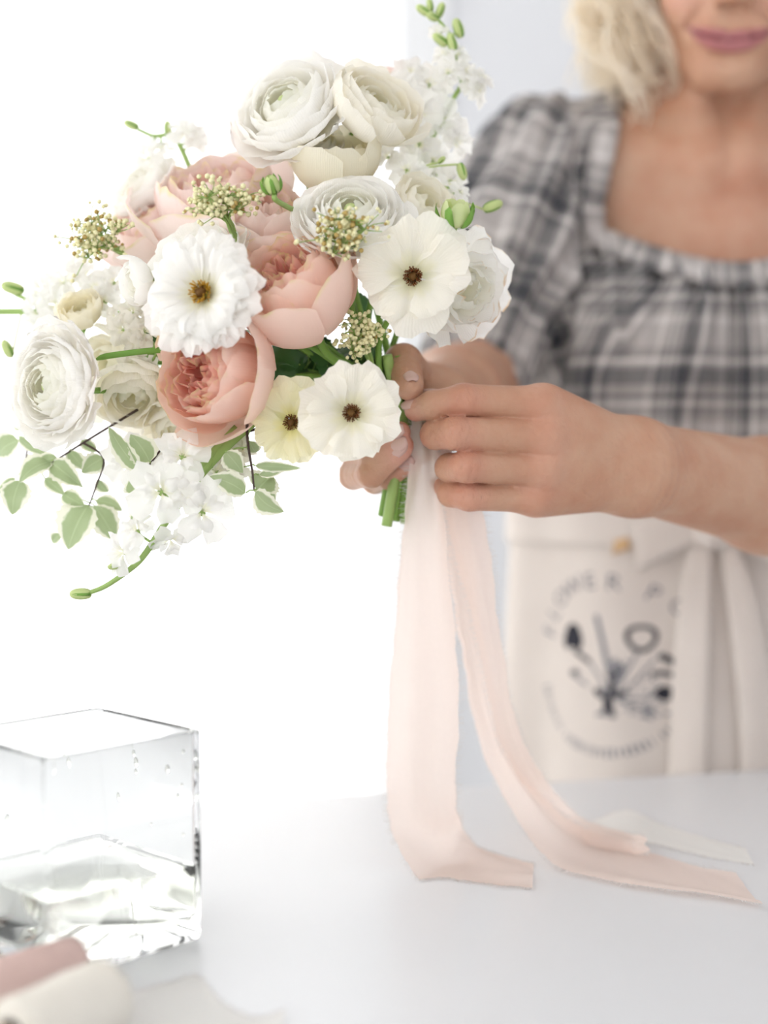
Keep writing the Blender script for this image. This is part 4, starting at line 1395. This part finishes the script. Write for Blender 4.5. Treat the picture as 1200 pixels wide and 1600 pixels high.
# ---- ranunculus
ranunculus((444, 158, .925), 104, (-.36, .48, .72), 'white ranunculus at the top left of the bouquet with open centre', .72, 50, ruffle=.03)
ranunculus((590, 165, .930), 90, (.40, .50, .50), 'white ranunculus at the top seen from the side next to the pink rose', .35, 34, IVORY, eye=False)
ranunculus((522, 240, .930), 86, (.02, .85, .45), 'round cream ranunculus still closed, above the open white one', .0, 30, CREAM, eye=False, ruffle=.01, back=.6)
ranunculus((548, 326, .884), 94, (.0, .66, .74), 'white ranunculus with tight whorls facing forward above the brown filler', .75, 56, ruffle=.016, jag=.01)
ranunculus((74, 602, .872), 100, (-.56, .04, .82), 'big white ranunculus at the far left facing outwards', .66, 54, ruffle=.03)
ranunculus((210, 290, .985), 72, (-.5, .5, .42), 'white ranunculus at the upper left edge beside the pale pink rose', .8, 26, WHITE, eye=False)
ranunculus((312, 388, .892), 84, (-.25, .72, .60), 'plain white ranunculus tucked behind the frilled white flower', .6, 26, WHITE, eye=False)
ranunculus((212, 442, .885), 46, (-.75, -.20, .42), 'small white half-closed ranunculus with green sepals left of the frilled flower', .1, 20, WHITE, eye=False, back=.5)
ranunculus((125, 484, .935), 44, (-.15, .62, .62), 'small cream ranunculus above the big left white bloom', .1, 26, CREAM, eye=False, back=.5)
ranunculus((206, 620, .915), 78, (.05, -.55, .55), 'cream white ranunculus hanging below left of the low peach rose', .45, 26, IVORY, eye=False)
ranunculus((285, 670, .930), 74, (.05, -.62, .55), 'cream white ranunculus under the low peach rose', .5, 24, IVORY, eye=False)
ranunculus((668, 318, .930), 62, (.45, .35, .60), 'cream ranunculus behind the cream flower with brown eye', .5, 24, IVORY, eye=False)
ranunculus((490, 222, .940), 64, (.1, .55, .6), 'white ranunculus squeezed between the top blooms and the closed cream one', .5, 22, WHITE, eye=False)
ranunculus((168, 575, .945), 70, (-.4, -.1, .6), 'white ranunculus deep between the left bloom and the peach rose', .5, 20, IVORY, eye=False)
# ---- open butterfly blooms with brown or golden eyes
butterfly((645, 432, .868), 96, (-.06, .04, 1), 'large cream flower with brown eye at the right of the bouquet', 9, IVORY, rot=.35, er=.16)
butterfly((549, 645, .855), 86, (.06, -.02, 1), 'cream flower with brown eye in front of the holding hand', 10, IVORY, rot=.1, ruffle=.09, jag=.06, er=.17)
butterfly((455, 660, .872), 74, (-.08, -.05, 1), 'pale yellow flower with brown eye below the peach roses', 10, (.95, .92, .70), 'yellow_petal', rot=.8, er=.18)
butterfly((318, 458, .852), 100, (-.34, .10, .92), 'frilled white flower with golden brown eye overlapping the peach roses', 39, WHITE, 'white_petal', ('stamen_gold', 'pistil'), .08, .075, 3, .22, .19, .2, .5, name='frilled_ranunculus', ez=.24, dph=.62)
t_ = petal_mat('singed_petal', (.92, .90, .74), (.66, .36, .05), .44, .4); M['singed_petal'] = t_
ranunculus((736, 452, .908), 96, (.50, -.14, .75), 'overblown white flower with amber petal tips at the right edge', .9, 22, WHITE, 'singed_petal', 'overblown_ranunculus', eye=False, ruffle=.06, jag=.07, sep=False)

# ---- buds
def green_bud(c, R_px, face, label, open_=0.0, body='bud', stem_to=None):
    root, R, ax, base = flower_root('flower_bud', c, R_px, face, .8, label, 'flower bud', 'buds in the bouquet')
    for k in range(7):
        pf = [(.05, 0), (.75, -.05), (.95 + .3 * open_, .9), (.25 + .9 * open_, 1.55)]
        V, F, UV = petal(pf, k * 2.39996, .75, R, 9, 8, .25, .02, 1, .01, .05, seed=k)
        mesh_obj('petal', V, F, M['bud'] if not open_ else M['white_petal'], root, UV, local=True, color=(.78, .84, .50))
    for k in range(5):
        pf = [(.05, -.03), (.85 + open_ * .3, -.12), (1.12 + .7 * open_, .75 - .2 * open_), (.75 + 1.0 * open_, 1.5 - .2 * open_)]
        V, F, UV = petal(pf, k * 6.283 / 5 + .4, .36, R, 5, 8, .7, .03, 1, .0, 0, seed=k)
        mesh_obj('sepal', V, F, M['sepal'], root, UV, local=True)
    if stem_to is None: add_stem(root, base, ax, M['pale_stem'], .0016)
    else:
        pts = catmull([base, base - ax * R * .6, P(*stem_to)], 14); V, F = tube(pts, .0017, 7)
        mesh_obj('stem', (V - np.array(root.location)) @ np.array(root.rotation_quaternion.to_matrix()), F, M['pale_stem'], root, local=True)
    return root
green_bud((424, 288, .862), 19, (-.22, .72, .35), 'tight green flower bud in front of the pale pink roses', 0.0, stem_to=(462, 330, .90))
green_bud((712, 334, .872), 27, (.05, .88, .35), 'pale green bud opening at the right above the brown-eyed flower', .38, stem_to=(718, 395, .90))

# ---- stock: spires of small double florets
def spire(label, path, florets, buds=(), r=.0022, name='stock_spire', colr=WHITE, fs=1.22):
    pts = catmull([P(*p) for p in path], 30)
    root = tag(empty(name, pts[0]), label, 'flower', 'stock spires in the bouquet')
    V, F = tube(pts, np.interp(np.linspace(0, 1, 30), [0, 1], [r, r * .5]), 7); mesh_obj('stem', V, F, M['pale_stem'], root)
    for k, (px, py, d, rp, face) in enumerate(florets):
        seedc[0] += 1; r_ = np.random.default_rng(seedc[0])
        R = fs * rp * d / FPX; ax = axis_world(face); c = P(px, py, d) - ax * .2 * R
        near = pts[np.argmin(np.linalg.norm(pts - c, axis=1))]
        V, F = tube(catmull([np.zeros(3), np.array([0, 0, -.3 * R]), np.array(frame(ax).to_matrix().inverted() @ Vector(near - c)) * .98], 8), [R * .13, R * .10, .0011, .001, .0009, .0009, .0009, .0009], 6)
        fl = mesh_obj('floret', V, F, M['pale_stem'], root, local=True)
        fl.location = Vector(c - np.array(root.location)); fl.rotation_mode = 'QUATERNION'; fl.rotation_quaternion = frame(ax)
        n = 9
        for i in range(n):
            l = 0 if i < 5 else 1
            lf = (.16, .42)[l]; ln = (1.0, .62)[l]
            pf = [(.04, .0), (.22, .18 + lf * .3), (.62 * ln, lf + .08), (ln * r_.uniform(.9, 1.08), lf * r_.uniform(.3, 1.0))]
            V, F, UV = petal(pf, i * 6.283 / (5 if l == 0 else 4) + .4 * l + r_.normal(0, .15), .62 * r_.uniform(.85, 1.1), R, 7, 6, .30, .09, 1.3, .04, 0, .06, seed=seedc[0] * 50 + i, neck=.2)
            mesh_obj('petal', V, F, M['white_petal'], fl, UV, local=True, color=tuple(np.array(colr) * r_.uniform(.97, 1)))
    for (px, py, d, rp, face) in buds:
        R = rp * d / FPX; ax = axis_world(face); c = P(px, py, d)
        near = pts[np.argmin(np.linalg.norm(pts - c, axis=1))]
        b = tube(catmull([c + ax * R, c + ax * R * .6, c, c - ax * R * .7, c - ax * R], 9), np.array([.15, .34, .46, .52, .54, .52, .45, .32, .16]) * R, 8)
        s1 = tube(catmull([c - ax * R * .9, lerp(c - ax * R, near, .5) + [0, 0, .001], near], 8), .0007, 5)
        V, F = join([b, s1]); o = mesh_obj('bud', V, F, M['bud'], root)
        for k in range(3):
            q = frame(ax).to_matrix()
            pf = [(.05, -1.0), (.62, -1.0), (.66, -.1), (.42, .75)]
            V, F, UV = petal(pf, k * 2.09, .42, R, 5, 6, .7, 0, 1, 0, 0, seed=k)
            V = V @ np.array(q).T + c
            mesh_obj('calyx_leaf', V, F, M['sepal'], o_parent(o, root), UV)
    return root
def o_parent(o, root): return o
spire('white stock spire rising at the top right of the bouquet', [(640, 320, .96), (668, 230, .975), (705, 160, .985), (722, 125, .99), (712, 70, .99), (676, 20, .995)],
      [(640, 112, .985, 30, (-.1, .5, .8)), (622, 140, .98, 30, (-.4, .2, .8)), (672, 128, .985, 32, (.2, .4, .8)), (652, 178, .975, 38, (-.1, .1, 1)), (694, 192, .98, 36, (.3, 0, .9)), (714, 222, .985, 30, (.5, -.2, .7)),
       (727, 108, .985, 27, (.2, .6, .5)), (748, 142, .985, 24, (.8, -.1, .5)), (692, 84, .99, 22, (-.5, .4, .6)), (676, 252, .975, 32, (.1, -.2, .9)), (706, 284, .975, 26, (.4, -.3, .8)), (735, 130, .985, 22, (.6, .1, .7)), (655, 225, .965, 30, (-.1, -.1, 1)), (684, 48, .99, 16, (-.2, .5, .8)), (714, 84, .985, 20, (.3, .4, .8)), (700, 112, .98, 22, (-.1, .3, .9)), (756, 120, .985, 18, (.5, .5, .6))],
      [(662, 16, .99, 13, (-.8, .4, .2)), (688, 16, .995, 12, (.3, .8, .2)), (716, 44, .99, 15, (-.3, .8, .2)), (688, 62, .985, 14, (-.7, .4, .3)), (706, 66, .985, 14, (-.3, .9, .2)), (672, 8, .995, 10, (-.2, .9, .1)), (676, 26, .99, 12, (-.6, .1, .5))])
spire('white stock spire at the upper left rim against the window', [(330, 340, .97), (300, 270, .99), (272, 215, 1.0), (238, 212, 1.0), (205, 196, 1.0)],
      [(292, 206, .99, 28, (.1, .5, .8)), (306, 216, .99, 22, (.5, .2, .8)), (228, 244, .99, 28, (-.4, .2, .8)), (252, 230, .995, 18, (0, .6, .6))], [(205, 195, 1.0, 12, (-.8, .3, .1)), (262, 200, 1.0, 11, (0, .9, .2))])
spire('white stock spire at the far left rim above the big white bloom', [(250, 520, .93), (160, 480, .955), (100, 470, .965), (40, 466, .975), (12, 452, .98)],
      [(62, 452, .965, 28, (-.5, .2, .8)), (100, 438, .96, 30, (-.1, .4, .8)), (85, 476, .955, 28, (-.3, 0, .9)), (132, 428, .965, 28, (0, .6, .7)), (148, 448, .95, 26, (.1, .3, .9)), (56, 492, .96, 24, (-.4, -.3, .8)), (76, 512, .955, 26, (-.2, -.5, .8)), (162, 470, .945, 24, (.2, .1, .9)), (112, 410, .97, 22, (-.2, .7, .5)), (178, 440, .95, 24, (.1, .3, .9))],
      [(20, 450, .975, 18, (-.8, .2, .3)), (12, 545, .97, 15, (-.3, .7, .3)), (66, 500, .96, 12, (0, -.6, .5))])
spire('pale stock florets clustered between the small cream bloom and the peach rose', [(280, 580, .90), (240, 540, .912), (205, 500, .92), (195, 478, .925)],
      [(206, 486, .915, 26, (-.1, .5, .9)), (190, 516, .912, 26, (-.3, -.1, .9)), (226, 518, .908, 24, (.3, .1, .9)), (212, 536, .91, 22, (0, -.5, .9)), (178, 496, .92, 20, (-.6, .2, .7)), (236, 494, .915, 20, (.4, .4, .8)), (205, 572, .915, 24, (0, 0, 1)), (232, 578, .915, 20, (.2, -.2, 1))], colr=(.90, .87, .80))
spire('white stock spire drooping at the lower left with one hanging bud', [(372, 668, .90), (335, 712, .885), (300, 762, .875), (262, 812, .87), (225, 868, .868), (200, 892, .868), (165, 916, .868), (140, 926, .868)],
      [(250, 768, .862, 42, (-.05, .1, 1)), (318, 800, .865, 40, (.35, .05, .9)), (284, 710, .872, 36, (0, .35, .8)), (188, 862, .866, 32, (-.6, .1, .7)), (268, 846, .872, 26, (.4, -.6, .6)), (340, 738, .892, 30, (.3, .1, .9)), (232, 735, .885, 26, (-.5, .4, .7)), (212, 826, .866, 26, (-.3, .6, .7)), (246, 720, .895, 26, (-.3, .2, .9)), (292, 770, .862, 26, (.2, .1, 1)), (200, 720, .905, 34, (-.2, 0, 1))],
      [(126, 928, .868, 17, (-.95, 0, .1)), (178, 885, .866, 10, (-.9, -.1, .3))], .0028, fs=1.4)
spire('cream stock florets half hidden below the low peach rose beside the bare twig', [(395, 655, .90), (378, 690, .898), (360, 715, .896)],
      [(352, 716, .895, 24, (-.2, .1, 1)), (380, 700, .892, 20, (.2, .3, .9)), (366, 738, .895, 20, (0, -.4, .9))], colr=(.90, .88, .78))
spire('white stock florets with green throats right of the closed cream bloom', [(600, 400, .93), (625, 330, .94), (636, 270, .945)],
      [(636, 264, .942, 26, (.1, .2, 1)), (606, 244, .95, 22, (-.2, .3, .9)), (664, 284, .945, 26, (.4, 0, .9)), (700, 318, .945, 22, (.5, .2, .8)), (720, 300, .95, 18, (.6, .2, .6))], [(700, 300, .95, 9, (.3, -.9, .1)), (722, 268, .95, 14, (.2, -.8, .2)), (690, 250, .945, 8, (.4, .3, .5)), (770, 322, .96, 16, (.8, .3, .1))])

# ---- lacy filler: stiff forking stalks tipped with round buds
def filler(label, c, w_px, h_px, foot, n=70, face=(0, .5, .7), tips=.15):
    C = P(*c); root = tag(empty('filler_sprig', P(*foot)), label, 'flower', 'lacy filler sprigs in the bouquet')
    seedc[0] += 1; r_ = np.random.default_rng(seedc[0])
    k_ = c[2] / FPX
    foot_ = P(*foot)
    st = []; bd = []; tp = []
    hubs = []
    for i in range(9):
        a = i * 2.39996; q = math.sqrt((i + .5) / 9) * .75
        h = C + np.array([q * math.cos(a) * w_px * k_, r_.normal(0, .004) - .003, q * math.sin(a) * h_px * k_ - .2 * h_px * k_])
        hubs.append(h)
        st.append(tube(catmull([foot_, lerp(foot_, C, .55) + r_.normal(0, .001, 3), h], 9), np.linspace(.0011, .0005, 9), 5))
    for i in range(n):
        h = hubs[i % 9]
        p = h + np.array([r_.normal(0, .30) * w_px * k_, r_.normal(0, .22) * w_px * k_ - .003, r_.normal(0, .26) * h_px * k_ + .12 * h_px * k_])
        st.append(tube(catmull([h, lerp(h, p, .5) + r_.normal(0, .0006, 3), p], 5), [.00045, .00038, .00033, .0003, .0003], 4, False))
        for m_ in range(2):
            pp = p + r_.normal(0, .0016, 3); r0 = r_.uniform(.0011, .0019)
            (tp if r_.random() < tips else bd).append(ico(pp, r0, 1))
    V, F = join(st); mesh_obj('stalks', V, F, M['pale_stem'], root)
    V, F = join(bd); o = mesh_obj('buds', V, F, M['filler_bud'], root); o['kind'] = 'stuff'
    if tp:
        V, F = join(tp); o = mesh_obj('brown_buds', V, F, M['filler_tip'], root); o['kind'] = 'stuff'
    return root
filler('lacy cream-budded filler sprig with brown tips between the white whorl and the peach rose', (535, 362, .858), 48, 40, (540, 425, .885), 110, tips=.28)
filler('gold-green filler sprig leaning over the pale pink rose', (342, 312, .872), 56, 30, (372, 385, .90), 120, tips=.12)
filler('sparse gold-green filler sprig at the far left against the window', (152, 368, .935), 48, 42, (200, 402, .945), 110, tips=.2)
filler('dense filler sprig just above the gripping hand', (563, 522, .900), 36, 36, (585, 580, .93), 110, tips=.05)

# ---- foliage
def leaf_mesh(base, tip, w, bend=.12, fold=.25, serr=.07, nrm=(0, -1, 0), nu=7, nv=13, sideb=0.0):
    b = np.asarray(base); t_ = np.asarray(tip); ax = t_ - b; L = np.linalg.norm(ax); ax /= L
    n_ = np.asarray(nrm, float); n_ -= ax * (n_ @ ax); n_ /= np.linalg.norm(n_); sd = np.cross(ax, n_)
    V = []; UV = []
    for i in range(nu):
        u = -1 + 2 * i / (nu - 1)
        for j in range(nv):
            v = j / (nv - 1)
            ww = w * (math.sin(math.pi * v ** .8) ** .75) * (1 - .15 * v)
            if abs(u) > .9: ww *= 1 + serr * (1 if j % 2 else -1)
            V.append(b + ax * L * v + sd * (u * ww + sideb * L * math.sin(math.pi * v)) + n_ * (-bend * L * (v - .3) ** 2 * 2 + fold * ww * abs(u)))
            UV.append(((u + 1) / 2, v))
    return np.array(V), grid_faces(nu, nv), UV
def sprig(label, branch, leaves, mat='varieg', twig='twig', r=.0009, name='leafy_sprig'):
    root = tag(empty(name, P(*branch[0][0])), label, 'foliage', 'leafy sprigs in the bouquet')
    V, F = join([tube(catmull([P(*p) for p in br], 16), np.linspace(r, r * .55, 16), 6) for br in branch]); mesh_obj('twig', V, F, M[twig], root)
    allp = np.concatenate([catmull([P(*p) for p in br], 16) for br in branch])
    for k, (bx, by, tx, ty, w, d0, d1) in enumerate(leaves):
        r_ = np.random.default_rng(k + int(bx * 7 + by))
        b = P(bx, by, d0); t_ = P(tx, ty, d1)
        near = allp[np.argmin(np.linalg.norm(allp - b, axis=1))]
        nr = (r_.normal(0, .22), -1, r_.normal(0.1, .22))
        V, F, UV = leaf_mesh(b, t_, w * d0 / FPX * .92, r_.uniform(.05, .25), r_.uniform(.1, .4), nrm=nr, sideb=r_.uniform(-.08, .08))
        lf = mesh_obj('leaf', V, F, M[mat], root, UV)
        if np.linalg.norm(near - b) > .001:
            V, F = tube([near, lerp(near, b, .5) + [0, 0, .0008], b], .00045, 5); mesh_obj('leaf_stalk', V, F, M['pale_stem'], lf)
    return root
D = .93
sprig('variegated leafy sprig spreading at the lower left under the big white bloom', [[(215, 640, .92), (130, 692, D), (92, 716, D), (60, 735, D)], [(130, 692, D), (162, 716, D), (150, 760, D), (139, 790, D)], [(70, 640, .94), (46, 690, .945), (38, 735, .945)]],
      [(28, 688, -12, 712, 26, .945, .955), (28, 682, 78, 706, 11, .945, .93), (80, 720, 28, 748, 25, D, .92), (32, 750, 20, 804, 28, D, .925), (80, 722, 126, 758, 23, D, .92), (102, 733, 128, 760, 9, D, .92), (70, 747, 100, 772, 14, .935, .93), (98, 770, 130, 788, 18, .935, .925),
       (138, 788, 103, 856, 40, D, .92), (147, 790, 180, 846, 27, D, .935), (162, 716, 130, 740, 22, D, .925), (108, 704, 134, 736, 20, D, .94), (128, 686, 148, 710, 15, D, .935), (150, 782, 196, 796, 15, D, .94), (40, 668, 22, 660, 17, .945, .95), (24, 746, -8, 772, 9, .945, .94), (95, 835, 78, 850, 12, .94, .945), (152, 750, 170, 772, 12, D, .94), (60, 735, 30, 742, 14, D, .94), (158, 800, 176, 822, 18, .94, .95), (90, 716, 55, 726, 14, D, .93)])
sprig('short variegated sprig with two curled leaves above the drooping white florets', [[(300, 660, .90), (262, 690, .89), (222, 742, .882)]],
      [(218, 736, 168, 670, 20, .88, .87), (234, 722, 204, 680, 28, .882, .872), (210, 770, 205, 750, 20, .88, .875), (218, 800, 208, 820, 14, .88, .875), (285, 672, 300, 690, 14, .89, .88)])
sprig('thin dark twig with variegated leaves hanging below the pale yellow flower', [[(386, 655, .885), (387, 690, .88), (394, 735, .876), (397, 766, .875)], [(420, 664, .905), (345, 688, .905), (300, 702, .90)]],
      [(384, 770, 330, 742, 23, .875, .868), (398, 768, 438, 802, 24, .874, .868), (402, 766, 426, 742, 34, .876, .885), (398, 728, 468, 734, 11, .877, .87), (352, 706, 376, 740, 22, .874, .872), (404, 742, 452, 726, 9, .878, .872), (390, 690, 402, 712, 16, .88, .89), (338, 744, 348, 756, 16, .885, .88), (400, 760, 432, 788, 30, .88, .89)], r=.0011)
dl = []
for k in range(26):
    a = random.uniform(0, 6.28); px = 485 + random.uniform(-75, 85); py = 572 + random.uniform(-30, 34)
    dl.append((px, py, px + 48 * math.cos(a), py + 34 * math.sin(a), random.uniform(20, 32), .925 + random.uniform(0, .02), .92 + random.uniform(0, .03)))
sprig('glossy dark green leaves deep in the bouquet between the roses and the yellow flower', [[(620, 640, .945), (560, 600, .94), (470, 575, .94)], [(560, 600, .94), (440, 590, .945)]], dl, 'dark_leaf', 'stem', .0015, 'dark_foliage')
dl = []
for k in range(14):
    a = random.uniform(0, 6.28); px = random.uniform(240, 560); py = random.uniform(430, 560)
    dl.append((px, py, px + 45 * math.cos(a), py + 40 * math.sin(a), random.uniform(20, 34), .94 + random.uniform(0, .02), .94 + random.uniform(0, .03)))
sprig('dark green leaves hidden behind the central blooms', [[(620, 640, .95), (480, 560, .955), (300, 480, .965)]], dl, 'dark_leaf', 'stem', .0015, 'dark_foliage')
# long blades beside the drooping spire and a few bare stalks in the hand
def blade(label, pts, w, mat='pale_stem'):
    C = catmull([P(*p) for p in pts], 16); n_ = len(C)
    root = tag(empty('leaf_blade', C[0]), label, 'foliage', 'green blades in the bouquet')
    V = []; UV = []
    tn = np.gradient(C, axis=0); tn /= np.linalg.norm(tn, axis=1)[:, None]
    for i in range(n_):
        sd = np.cross(tn[i], (0, -1, 0)); sd /= np.linalg.norm(sd)
        ww = w * min(1, (1 - i / n_) * 3 + .15)
        for j in range(5):
            u = -1 + j / 2
            V.append(C[i] + sd * u * ww + np.array([0, .35 * ww * abs(u), 0])); UV.append((j / 4, i / n_))
    o = mesh_obj('blade', V, grid_faces(n_, 5), M[mat], root, UV)
    s_ = o.modifiers.new('thickness', 'SOLIDIFY'); s_.thickness = .0006
blade('green stem crossing left to the big white bloom', [(300, 545, .905), (235, 548, .895), (170, 556, .89), (150, 562, .885)], .0017, 'sepal')
blade('broad pale blade running down behind the drooping florets', [(400, 655, .895), (350, 700, .885), (300, 755, .877), (270, 800, .875)], .0030)
blade('narrow pale blade beside the broad one below the peach rose', [(370, 668, .892), (322, 720, .88), (296, 770, .872)], .0022)
blade('bare green stalk sticking out at the far left', [(110, 500, .96), (60, 488, .965), (0, 487, .97), (-20, 487, .97)], .0018)
# bare cut stalks filling the grip
for k, lab in enumerate(('thick pale stalk at the front of the cut stems', 'green stalk at the left of the cut stems', 'green stalk at the right of the cut stems', 'darker stalk at the back of the cut stems')):
    top = P((604, 590, 622, 610)[k], 555, (.925, .935, .93, .95)[k]); g = P((630, 622, 650, 640)[k], 668, (.938, .942, .94, .962)[k]); e_ = P((604, 596, 632, 618)[k], (822, 806, 818, 800)[k], (.94, .95, .945, .965)[k])
    root = tag(empty('cut_stalk', e_), lab, 'stem', 'bare stalks in the bouquet')
    V, F = tube(catmull([top, lerp(top, g, .5), g, lerp(g, e_, .5), e_], 20), (.0036, .0026, .0028, .0026)[k], 8)
    mesh_obj('stalk', V, F, M[('pale_stem', 'stem', 'stem', 'sepal')[k]], root)
